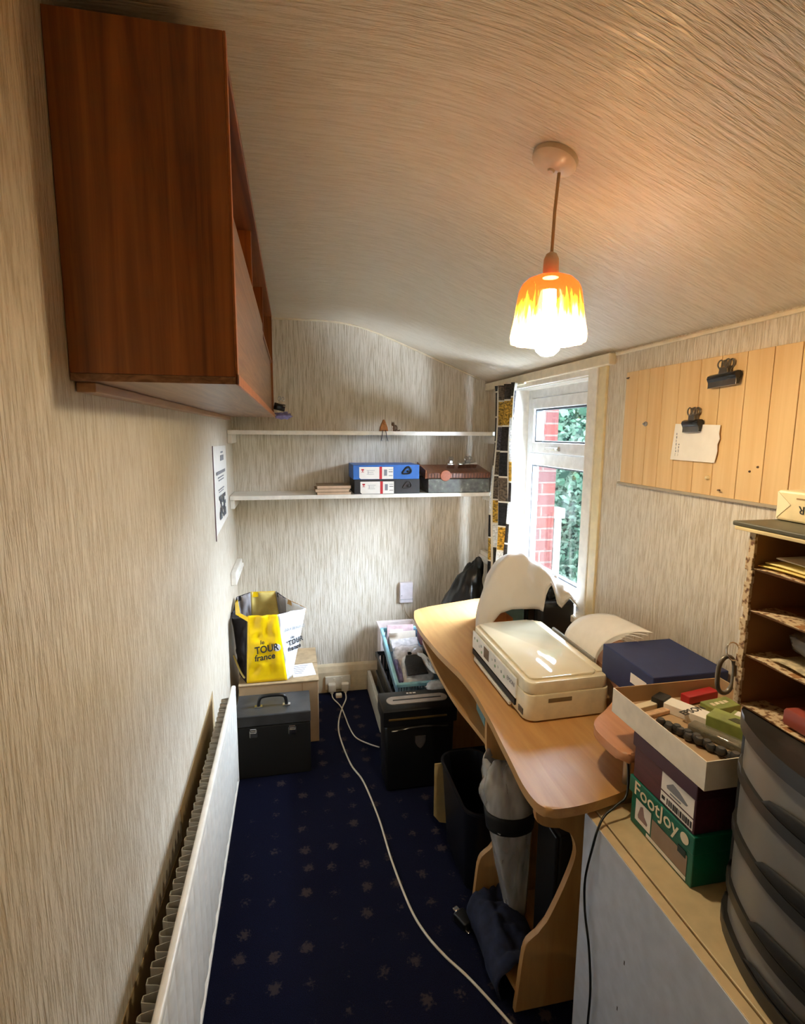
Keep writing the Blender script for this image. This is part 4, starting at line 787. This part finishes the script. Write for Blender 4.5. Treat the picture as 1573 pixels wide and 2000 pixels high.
mx = k.n('ShaderNodeMixRGB'); k.l(br.outputs['Fac'], mx.inputs[0]); k.l(ov.outputs[0], mx.inputs[1]); mx.inputs[2].default_value = srgb(226, 220, 206)
k.l(mx.outputs[0], k.b.inputs['Base Color']); k.b.inputs['Roughness'].default_value = .75
trl = k.n('ShaderNodeBsdfTranslucent'); k.l(mx.outputs[0], trl.inputs[0]); ms = k.n('ShaderNodeMixShader'); ms.inputs[0].default_value = .25; k.l(k.b.outputs[0], ms.inputs[1]); k.l(trl.outputs[0], ms.inputs[2]); k.l(ms.outputs[0], k.o.inputs[0])
cu = thing('curtain', 'narrow bunched curtain with a black, gold and white stone block print at the window', 'curtain', (1.12, 2.74, .74))
def fold(u, v_):
    y = 2.605+.285*u + .03*(1-v_)*(u-.5)*1.2; z = .745+1.113*v_
    x = 1.120-.026*math.sin(u*2*math.pi*2.6+.6*math.sin(v_*2))*(.75+.25*(1-v_))-.006*math.sin(v_*9+u*5)
    if v_ > .955: x += .010*math.sin(u*40)*(v_-.955)*20
    return (x-.012*(1-v_), y, z)
mb = MB(); mb.grid(fold, 90, 40, uvs=lambda a, b: (a*.33, b*1.113)); part('cloth', mb, k.m, cu, smooth=1, solid=.0014)
mb = MB(); mb.tube([(1.154, 2.59, 1.853), (1.154, 2.90, 1.853)], .006, 10); part('rail', mb, M_cream, cu)

# ------------------------------------------------------------------ boarded panel and what hangs on it
bp = thing('pinboard', 'pine coloured boarded panel with vertical grooves fixed on the right wall', 'board', (XR, 1.2, 1.427))
k = N('pale_pine_board'); a = k.n('ShaderNodeTexNoise', i_Scale=1.0, i_Detail=5.0, i_Distortion=.8); k.l(k.coords((20, 36, 1.6)), a.inputs[0])
k.l(k.ramp(a.outputs[0], [(.3, srgb(214, 176, 124)), (.7, srgb(228, 196, 146))]), k.b.inputs['Base Color']); k.b.inputs['Roughness'].default_value = .45
mb = MB(); ys = [1.775, 1.705, 1.645, 1.575, 1.500, 1.412, 1.334, 1.247, 1.165, 1.088, 1.005, .92, .84, .76, .68, .60]
for a_, b_ in zip(ys, ys[1:]): mb.box(XR-.011, XR-.003, b_+.0012, a_-.0012, 1.427, 1.819, bev=.0012)
mb.box(XR-.004, XR-.0005, ys[-1], ys[0], 1.427, 1.819); part('boards', mb, k.m, bp)
mb = MB(); mb.box(XR-.015, XR-.0005, ys[-1], ys[0]+.012, 1.419, 1.428, bev=.002); part('lower_bead', mb, pm('grey_bead', srgb(170, 158, 138), .5), bp)
BX = XR-.0112
bulldog('c', frame((BX-.014, 1.305, 1.735), (0, -1, -.05), (-1, 0, 0)) @ RX(90) @ RX(-90), .125, 'large black bulldog clip hanging alone at the top of the boarded panel', None) if 0 else None
def wallclip(y, z, w_, rz, lab):
    """clip hung flat on the board: its width runs along the wall, its grips point up"""
    M_ = Matrix(((0, -1, 0, BX-.0145), (-1, 0, 0, y), (0, 0, 1, z), (0, 0, 0, 1)))
    M_ = Matrix(((0, -1, 0, BX-.0145), (-math.cos(rz), 0, -math.sin(rz), y), (-math.sin(rz)*-1, 0, math.cos(rz), z), (0, 0, 0, 1)))
    return bulldog('c', M_, w_, lab)
wallclip(1.305, 1.752, .100, .05, 'large black bulldog clip hanging empty near the top of the boarded panel')
wallclip(1.410, 1.628, .066, .02, 'smaller black bulldog clip gripping the torn note on the boarded panel')
nt = thing('paper_note', 'torn white note with faint writing held by the smaller clip on the panel', 'note', (BX, 1.41, 1.52))
mb = MB(); ol = [(1.492, 1.634), (1.310, 1.628), (1.313, 1.604), (1.308, 1.590), (1.316, 1.574), (1.313, 1.556), (1.321, 1.522), (1.504, 1.523), (1.497, 1.58)]
mb.prism(ol, 'X', BX-.0075, BX-.0065); part('sheet', mb, M_paper, nt)
mb = MB(); rr = random.Random(2)
for i, y in enumerate((1.482, 1.470)):
    z = 1.535
    while z < 1.600-.03*i:
        l_ = rr.uniform(.004, .010); mb.box(BX-.0080, BX-.0075, y-.0012+rr.uniform(-.002, .002), y+.0012, z, z+l_); z += l_+.003
part('handwriting', mb, M_grey_ink, nt)
mb = MB(); mb.lathe([(0, 0), (.0075, 0), (.0085, .003), (.007, .006), (.0035, .007), (.0035, .012), (0, .013)], n=16, M=T(BX, 1.645, 1.636) @ RY(-90)); solo('drawing_pin', mb, pm('steel_and_white', srgb(170, 170, 176), .25, .5), 'round steel headed pin at the left of the boarded panel', 'pin', smooth=40)
mb = MB(); mb.lathe([(0, 0), (.006, 0), (.0065, .004), (.004, .009), (0, .010)], n=14, M=T(BX, 1.346, 1.478) @ RY(-90)); solo('push_pin', mb, pm('cream_pin', srgb(224, 208, 170), .35), 'cream headed pin low on the boarded panel under the note', 'pin', smooth=40)
for y, z, l_, lab in ((1.763, 1.797, .022, 'dark nail at the top left corner of the boarded panel'), (1.302, 1.447, .016, 'dark brown nail at the bottom edge of the boarded panel')):
    mb = MB(); mb.tube([(BX+.002, y, z), (BX-.010, y-.006, z), (BX-.012, y-l_, z+.001)], .0022, 6); solo('nail', mb, pm('rusty_nail', srgb(70, 48, 32), .6), lab, 'nail')
for y, z, w_ in ((1.204, 1.506, 'left'), (1.180, 1.519, 'right')):
    mb = MB(); mb.lathe([(0, 0), (.0032, 0), (.0024, .003), (0, .0034)], n=10, M=T(BX, y, z) @ RY(-90)); solo('tack', mb, pm('rusty_nail', srgb(70, 48, 32), .6), f'tiny dark tack on the boarded panel, {w_} one of a close pair', 'tack', 'tacks on the boarded panel')

# ------------------------------------------------------------------ blue box on the riser
bb = thing('blue_storage_box', 'navy blue card storage box with a white label on the desk riser', 'box', (1.05, 1.33, .8505))
mb = MB(); mb.box(.943, 1.180, 1.208, 1.452, .8508, .950, bev=.003); part('box', mb, pm('navy_box_card', srgb(34, 46, 92), .55), bb)
mb = MB(); mb.box(.9416, .943, 1.235, 1.305, .893, .921); part('label', mb, M_paper, bb)

# ------------------------------------------------------------------ base cabinet in the foreground
bcn = thing('base_cabinet', 'low cabinet with a bluish white door and cream top in the right foreground', 'cabinet', (.94, .64, 0))
mb = MB(); mb.box(.708, 1.186, .12, 1.084, .665, .690, bev=.002); part('worktop', mb, pm('cream_laminate', srgb(206, 186, 146), .45), bcn)
mb = MB(); mb.box(.712, 1.186, 1.062, 1.080, .001, .664); mb.box(.712, 1.186, .124, .142, .001, .664); mb.box(1.168, 1.184, .142, 1.062, .001, .664); mb.box(.712, 1.168, .142, 1.062, .001, .020); part('carcass', mb, pm('cream_laminate_side', srgb(196, 180, 148), .5), bcn)
mb = MB(); mb.box(.6835, .7045, .12, 1.082, .003, .6885, bev=.0012); dr = part('door', mb, pm('cream_lipping', srgb(214, 190, 150), .45), bcn)
mb = MB(); mb.box(.6815, .6835, .122, 1.080, .004, .6875, bev=.0006); part('door_face', mb, pm('bluish_white_laminate', srgb(200, 206, 220), .4), dr, 'bluish white face')
mb = MB(); rr = random.Random(4)
for y, z in ((.893, .46), (.905, .33)):
    mb.box(.6811, .6815, y, y+.003, z, z+.010)
part('scuff', mb, M_ink, dr)
# shoe boxes
gb = thing('green_shoe_box', 'green golf shoe box with pictures on its end, at the bottom of the box pile', 'box', (.93, .93, .6905))
M_gr = pm('teal_green_card', srgb(0, 104, 84), .4)
mb = MB(); mb.box(.770, 1.115, .830, 1.030, .6912, .780, bev=.002); part('base', mb, M_gr, gb)
mb = MB(); mb.box(.765, 1.120, .825, 1.035, .768, .808, bev=.002); lidg = part('lid', mb, M_gr, gb)
def yz(x): return frame((x, 1.030, .691), (0, -1, 0), (0, 0, 1))          # local x towards the camera, y up
G = Matrix(((0, 0, -1, .7695), (-1, 0, 0, 1.030), (0, 1, 0, .691), (0, 0, 0, 1)))
G2 = Matrix(((0, 0, -1, .7645), (-1, 0, 0, 1.030), (0, 1, 0, .691), (0, 0, 0, 1)))
lettering('FootJoy', .046, G2 @ T(.088, .097, .0006), M_cream, lidg, bold=.0004, sx=1.02)
mb = MB(); mb.lathe([(0, 0), (.012, 0), (.012, .0005), (0, .0005)], n=16, M=G2 @ T(.180, .097, .0004)); part('emblem', mb, M_cream, lidg)
mb = MB(); bars(mb, G, [(.018, .072, .018, .070)]); p1 = part('printed_picture', mb, M_paper, gb, 'white shoe picture')
mb = MB(); mb.prism([(.028, .034), (.036, .060), (.044, .064), (.050, .044), (.062, .034), (.060, .028), (.030, .028)], 'Z', .0006, .0012, M=G); part('shoe_print', mb, pm('mauve_grey_print', srgb(140, 116, 116), .5), p1)
mb = MB(); bars(mb, G, [(.076, .186, .014, .060)]); part('printed_picture', mb, pm('taupe_print', srgb(140, 120, 104), .5), gb, 'taupe picture')
mb = MB(); bars(mb, G, [(.060, .186, .004, .0125)]); part('size_strip', mb, M_paper, gb)
mb = MB(); mb.box(.7680, .7697, .848, .872, .742, .758, bev=.004); part('dark_oval', mb, pm('dark_green_print', srgb(10, 44, 40), .5), gb)
pb = thing('maroon_shoe_box', 'dark maroon shoe box with a white label, in the middle of the box pile', 'box', (.93, .93, .8085))
M_mar = wood('maroon_card', srgb(58, 22, 36), srgb(84, 38, 50), (40, 4, 40), .4)
mb = MB(); mb.box(.768, 1.100, .832, 1.028, .8085, .905, bev=.002); part('base', mb, M_mar, pb)
mb = MB(); mb.box(.764, 1.104, .828, 1.032, .885, .918, bev=.002); part('lid', mb, pm('deep_maroon', srgb(58, 20, 40), .4), pb)
G = Matrix(((0, 0, -1, .7678), (-1, 0, 0, 1.028), (0, 1, 0, .8085), (0, 0, 0, 1)))
mb = MB(); bars(mb, G, [(.096, .192, .034, .074), (.096, .192, .006, .030)]); lb = part('size_label', mb, M_paper, pb)
mb = MB(); rr = random.Random(9); x = .116
while x < .186:
    w_ = rr.choice((.0015, .003, .0045)); mb.box(x, x+w_, .010, .024, .0006, .0012, M=G); x += w_+rr.choice((.0015, .0025))
mb.box(.100, .110, .014, .022, .0006, .0012, M=G); part('barcode', mb, M_ink, lb)
mb = MB(); mb.prism([(.112, .052), (.130, .066), (.150, .062), (.176, .050), (.172, .046), (.114, .046)], 'Z', .0006, .0010, M=G); mb.box(.124, .156, .039, .042, .0006, .0012, M=G); part('shoe_print', mb, M_grey_ink, lb)
wl_ = thing('white_box_lid', 'upturned white shoe box lid holding printer cartridges, on top of the box pile', 'lid', (.91, .965, .9185))
mb = MB(); lx0, lx1, ly0, ly1, lz0, lz1 = .764, 1.070, .812, 1.122, .9190, .981
M_lidw = pm('white_lid_card', srgb(226, 218, 204), .6)
mb.box(lx0+.003, lx1-.003, ly0+.003, ly1-.003, lz0, lz0+.020); part('lid_floor', mb, M_card, wl_)
for a in ((lx0, lx0+.0025, ly0, ly1, lz0, lz1), (lx1-.0025, lx1, ly0, ly1, lz0, lz1), (lx0+.0025, lx1-.0025, ly0, ly0+.0025, lz0, lz1), (lx0+.0025, lx1-.0025, ly1-.0025, ly1, lz0, lz1)):
    mb = MB(); mb.box(*a, bev=.0008); part('lid_side', mb, M_lidw if a[0] == lx0 or a[3] == ly0+.0025 else M_card, wl_)
LZ0 = lz0+.0205
mb = MB(); mb.box(-.050, .050, -.013, .013, 0, .020, bev=.002, M=T(.990, 1.096, LZ0+.002) @ RZ(10)); solo('red_packet', mb, pm('red_card', srgb(178, 40, 44), .4), 'small red packet at the far side of the white box lid', 'packet')
mb = MB(); mb.box(-.045, .045, -.010, .010, 0, .014, bev=.002, M=T(.836, 1.082, LZ0) @ RZ(12)); solo('marker_tube', mb, M_cream, 'white tube with printed band in the far left of the white box lid', 'tube')
mb = MB(); mb.box(-.045, .045, -.009, .009, 0, .010, bev=.002, M=T(.838, 1.052, LZ0) @ RZ(12)); solo('orange_printed_tube', mb, pm('orange_cream_print', srgb(206, 170, 136), .5, var=.3, vs=60), 'slim orange and cream printed tube beside the white tube in the lid', 'tube')
bc2 = thing('ink_carton', 'white ink cartridge carton with a black end in the box lid', 'carton', (.89, 1.03, LZ0))
MI = T(.905, 1.030, LZ0) @ RZ(-62)
mb = MB(); mb.box(-.050, .050, -.021, .021, 0, .022, bev=.001, M=MI); part('carton', mb, M_paper, bc2)
mb = MB(); mb.box(-.080, -.050, -.022, .022, 0, .026, bev=.002, M=MI); part('black_end', mb, M_black, bc2, 'black end cap')
lettering('EPSON', .024, T(.905, 1.018, LZ0+.0222) @ RZ(14), M_ink, bc2, bold=.0006)
for i, (cx_, cy_, rz, lab) in enumerate(((1.014, .925, -62, 'green printed ink pack with a round black emblem at the right of the box lid'), (.961, .928, -62, 'green printed ink pack with a framed stamp in the middle of the box lid'), (1.005, 1.044, 8, 'dull green printed ink pack lying towards the far side of the box lid'))):
    g = thing('ink_pack', lab, 'pack', (cx_, cy_, LZ0), 'green ink packs in the box lid'); MI = T(cx_, cy_, LZ0) @ RZ(rz); lx_ = .070 if i < 2 else .042
    h_ = (.026, .034, .018)[i]; hw_ = (.021, .026, .022)[i]
    mb = MB(); mb.box(-lx_, lx_, -hw_, hw_, 0, h_, bev=.002, M=MI); part('pack', mb, pm('olive_green_print', srgb(136, 148, 78), .3, var=.25, vs=25), g)
    if i == 0:
        mb = MB(); mb.box(-.062, -.012, -.018, .018, h_, h_+.0006, M=MI); part('white_patch', mb, M_paper, g)
        mb = MB(); mb.lathe([(0, 0), (.011, 0), (.011, .001), (0, .001)], n=18, M=MI @ T(-.028, -.004, h_+.0006)); part('round_emblem', mb, M_black, g)
    elif i == 1:
        mb = MB(); ring(mb, -.016, .016, -.014, .014, 0, .0008, .003) if 0 else mb.box(.034, .070, -.022, .020, h_, h_+.0008, M=MI); f_ = part('framed_stamp', mb, M_cream, g)
        mb = MB(); mb.box(.040, .064, -.016, .014, h_+.0008, h_+.0014, M=MI); part('stamp_centre', mb, pm('olive_print', srgb(112, 104, 72), .5, var=.4, vs=120), f_)
        mb = MB(); mb.prism([(-.030, -.010), (-.010, -.014), (.012, -.008), (.018, .004), (.002, .010), (-.022, .008)], 'Z', h_, h_+.0008, M=MI); part('printed_motif', mb, pm('dark_olive_print', srgb(60, 62, 34), .5, var=.4, vs=150), g)
    else:
        mb = MB(); bars(mb, MI @ T(0, 0, h_), [(-.03+.014*j, -.02+.014*j, -.006+.002*(j % 2), .006) for j in range(4)]); part('marking', mb, M_cream, g)
mb = MB(); rr = random.Random(12)
for i in range(15):
    t_ = i/14; x = .812+.062*t_*.9+.006*(i % 2); y = 1.005-.150*t_
    vv = mb.lathe([(.0042 if 0 else .008, 0), (.0105, .004), (.0105, .010), (.007, .014)], (x+rr.uniform(-.004, .004), y, LZ0+rr.uniform(0, .008)), 10)
mb.tube([(.812+.0558*t/20, 1.005-.150*t/20, LZ0+.005) for t in range(21)], .005, 6)
solo('dark_beads', mb, pm('dark_grey_beads', srgb(52, 52, 54), .3), 'string of dark grey beads along the left side of the box lid', 'beads', smooth=40)
mb = MB(); mb.box(-.085, .085, -.016, .016, 0, .020, bev=.006, seg=3, M=T(.905, .905, LZ0) @ RZ(-66)); solo('clear_case', mb, pm('smoky_film', srgb(112, 108, 92), .12, alpha=.75, coat=.5), 'smoky clear plastic case lying along the near side of the box lid', 'case', smooth=40)

# ------------------------------------------------------------------ drawer tower
dt = thing('drawer_tower', 'black framed plastic tower with four smoky bow fronted drawers on the foreground cabinet', 'drawers', (.97, .575, .6905))
TY0, TY1 = .360, .790
def bow(off=0, x1=1.150, ins=0):
    out = []
    for i in range(25):
        t = i/24; y = TY1-ins-(TY1-TY0-2*ins)*t; e = min(1, min(t, 1-t)*9); x = .800-.078*math.sin(math.pi*t)**.9+.018*(1-e)**2-off; out.append((x, y))
    return out + [(x1, TY0+ins), (x1, TY1-ins)]
M_tfr = pm('dark_charcoal_plastic', srgb(40, 38, 36), .38)
for z0, z1 in ((.6912, .717), (.768, .789), (.880, .900), (.990, 1.010), (1.082, 1.109)):
    mb = MB(); mb.prism(bow(.006 if z0 < .7 or z0 > 1.05 else .002), 'Z', z0, z1, bev=.004); part('frame_band', mb, M_tfr, dt, smooth=40)
mb = MB(); mb.box(.815, 1.150, TY1-.006, TY1-.0005, .717, 1.082); part('frame_side', mb, M_tfr, dt)
mb = MB(); mb.box(.815, 1.150, TY0+.0005, TY0+.006, .717, 1.082); part('frame_side', mb, M_tfr, dt)
mb = MB(); mb.box(1.143, 1.150, TY0+.006, TY1-.006, .717, 1.082); part('frame_back', mb, M_tfr, dt)
M_smoke = pm('smoky_translucent_drawer', srgb(128, 126, 126), .28, alpha=.82, var=.1, vs=8)
for z0, z1 in ((.718, .767), (.790, .879), (.901, .989), (1.011, 1.081)):
    mb = MB(); ps = bow(-.002, ins=.007)[:25]; n_ = len(ps)
    mb.prism(ps + [(x+.004, y) for x, y in ps[::-1]], 'Z', z0, z1, bev=0); d = part('drawer', mb, M_smoke, dt, 'smoky translucent drawer front', smooth=40)
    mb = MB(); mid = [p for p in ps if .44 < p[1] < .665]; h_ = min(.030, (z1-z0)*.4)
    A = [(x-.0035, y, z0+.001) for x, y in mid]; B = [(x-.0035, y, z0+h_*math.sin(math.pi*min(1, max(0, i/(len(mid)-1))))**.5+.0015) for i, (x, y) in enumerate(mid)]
    mb.grid(lambda u, v_: Vector(A[round(u*(len(A)-1))]).lerp(Vector(B[round(u*(len(A)-1))]), v_) - Vector((.0025*math.sin(math.pi*v_), 0, 0)), len(A)-1, 5); part('pull_recess_shade', mb, M_matt, d, smooth=1, solid=.002)  # matt black patch paints the shade of the recessed pull onto the front
    mb = MB(); mb.box(.812, 1.135, TY0+.012, TY1-.012, z0+.001, z0+.003); part('drawer_base', mb, M_tfr, d)

# ------------------------------------------------------------------ cardboard pigeon hole unit
og = thing('pigeonhole_unit', 'home made cardboard pigeonhole unit standing on the drawer tower', 'pigeonholes', (.95, .60, 1.110))
k = N('brown_patterned_paper'); nz = k.n('ShaderNodeTexNoise', i_Scale=120.0, i_Detail=2.0); k.l(k.coords((1, 1, 1)), nz.inputs[0])
k.l(k.ramp(nz.outputs[0], [(.50, srgb(204, 182, 148)), (.58, srgb(160, 126, 88)), (.66, srgb(96, 62, 40))]), k.b.inputs['Base Color']); k.b.inputs['Roughness'].default_value = .6; M_pat = k.m
M_dkc = pm('brown_card_inside', srgb(150, 106, 64), .8, vs=14)
OY0_, OY1_, OX0, OX1 = .40, .792, .792, 1.08
for y0, y1 in ((OY1_-.008, OY1_), (OY0_, OY0_+.008)):
    mb = MB(); mb.box(OX0+.002, OX1, y0, y1, 1.1105, 1.432); sd = part('side_wall', mb, M_dkc, og)
    mb = MB()
    for i in range(14):
        z = 1.113+.318*i/14; q = .003*math.sin(i*2.4); mb.box(OX0-.002, OX0+.004, y0-.002+q*.5, y1+.003+q, z, z+.0236, bev=.001)
    part('torn_paper_edge', mb, M_pat, sd, 'worn brown patterned paper edging')
mb = MB(); mb.box(OX1, OX1+.005, OY0_, OY1_, 1.1105, 1.432); part('back_wall', mb, M_dkc, og)
for z in (1.1105, 1.205, 1.288, 1.364):
    mb = MB(); mb.box(OX0+.004, OX1, OY0_+.009, OY1_-.009, z, z+.004); s_ = part('shelf', mb, M_dkc, og)
    mb = MB(); mb.grid(lambda u, v_: (OX0+.001+.055*v_, OY0_+.010+(OY1_-OY0_-.02)*u, z+.0045+.0012*math.sin(u*23)), 30, 3); part('paper_covering', mb, M_pat, s_, solid=.001)
mb = MB(); mb.box(OX0-.012, OX1+.008, OY0_-.01, OY1_+.026, 1.4325, 1.4385, bev=.001); part('top_board', mb, pm('cream_card', srgb(214, 192, 146), .7), og)
mb = MB(); mb.box(OX0-.010, 1.06, .44, OY1_+.034, 1.439, 1.447, bev=.002); solo('dark_folder', mb, [pm('dark_olive_folder', srgb(72, 70, 56), .5)], 'dark olive card folder lying on top of the pigeonhole unit', 'folder')
pk = thing('white_packet', 'white paper packet marked with a letter R lying on the dark folder', 'packet', (.95, .75, 1.4475))
MK = Matrix(((0, 0, -1, .868), (-1, 0, 0, .822), (0, 1, 0, 1.4478), (0, 0, 0, 1)))
mb = MB(); mb.box(.868, 1.06, .60, .822, 1.4478, 1.502, bev=.004); part('wrapper', mb, pm('cream_packet_paper', srgb(228, 210, 168), .5), pk)
lettering('R', .020, MK @ T(.052, .024, .0006) @ RZ(180), M_ink, pk)
mb = MB(); mb.prism([(.002, .052), (.030, .030), (.004, .004)], 'Z', 0, .0008, M=MK); part('folded_flap', mb, pm('cream_packet_flap', srgb(236, 220, 184), .5), pk)
mb = MB(); bars(mb, MK, [(.040, .085, .041, .0435)]); part('print', mb, pm('tan_print', srgb(150, 122, 84), .5), pk)
# contents
for i, (z, x0, dy, m_, lab) in enumerate(((1.3695, .800, 0, pm('yellow_paper', srgb(214, 188, 92), .6), 'lower yellow paper on the top shelf of the pigeonholes'), (1.3745, .806, .008, pm('pale_yellow_paper', srgb(226, 206, 130), .6), 'upper pale yellow paper on the top shelf of the pigeonholes'), (1.3645+.0205, .815, .02, M_paper, 'white paper on the top shelf of the pigeonholes above the yellow papers'))):
    mb = MB(); mb.grid(lambda u, v_: (x0+.20*v_, OY1_-.012-dy-.30*u, z+.004+.0015*math.sin(u*9+i)), 16, 4); solo('loose_paper', mb, m_, lab, 'paper', 'papers in the pigeonholes', smooth=1, solid=.002)
sachet('film_bag', 'clear plastic bag stuffed in the third pigeonhole down', 'bag', M_clear, T(.895, .66, 1.245), .065, .10, .026, 21, .35)
mb = MB(); mb.grid(lambda u, v_: (.806+.10*v_, .742-.27*u, 1.2150+.0025*math.sin(u*14)), 16, 4); solo('newspaper_scrap', mb, pm('aged_newsprint', srgb(176, 160, 128), .7, var=.4, vs=90), 'creased newsprint scrap lying under the clear bag in the pigeonholes', 'paper', smooth=1, solid=.0016)
mb = MB(); mb.prism([(.80, .700), (.80, .46), (.99, .46), (.99, .64), (.90, .690)], 'Z', 1.118, 1.150, bev=.006, M=None); solo('red_pouch', mb, pm('dull_red_plastic', srgb(150, 70, 58), .4), 'dull red flat pouch in the lowest pigeonhole', 'pouch', smooth=40)
# carabiner and ring hung on the side
ca = thing('carabiner', 'grey oval carabiner hanging on a steel ring from the cardboard edge', 'carabiner', (.788, .804, 1.12))
mb = MB(); Mc = T(.783, .806, 1.158)
pts_ = [Vector((0, .012*math.cos(a)*(1.0), .034*math.sin(a))) for a in [2*math.pi*i/20 for i in range(20)]]
pts_ = [Vector((p.y*1.5, .002, math.copysign(abs(p.z/.034)**.7, p.z)*.036)) for p in pts_]
mb.tube([Mc @ p for p in pts_], .0042, 8, closed=True); part('oval_body', mb, pm('grey_brown_metal', srgb(112, 104, 92), .35, .5), ca, smooth=1)
mb = MB(); mb.tube([T(.792, .806, 1.204) @ Vector((.014*math.cos(a), .004*math.sin(a), .016*math.sin(a))) for a in [2*math.pi*i/20 for i in range(20)]], .0015, 6, closed=True); part('split_ring', mb, M_chrome, ca, smooth=1)
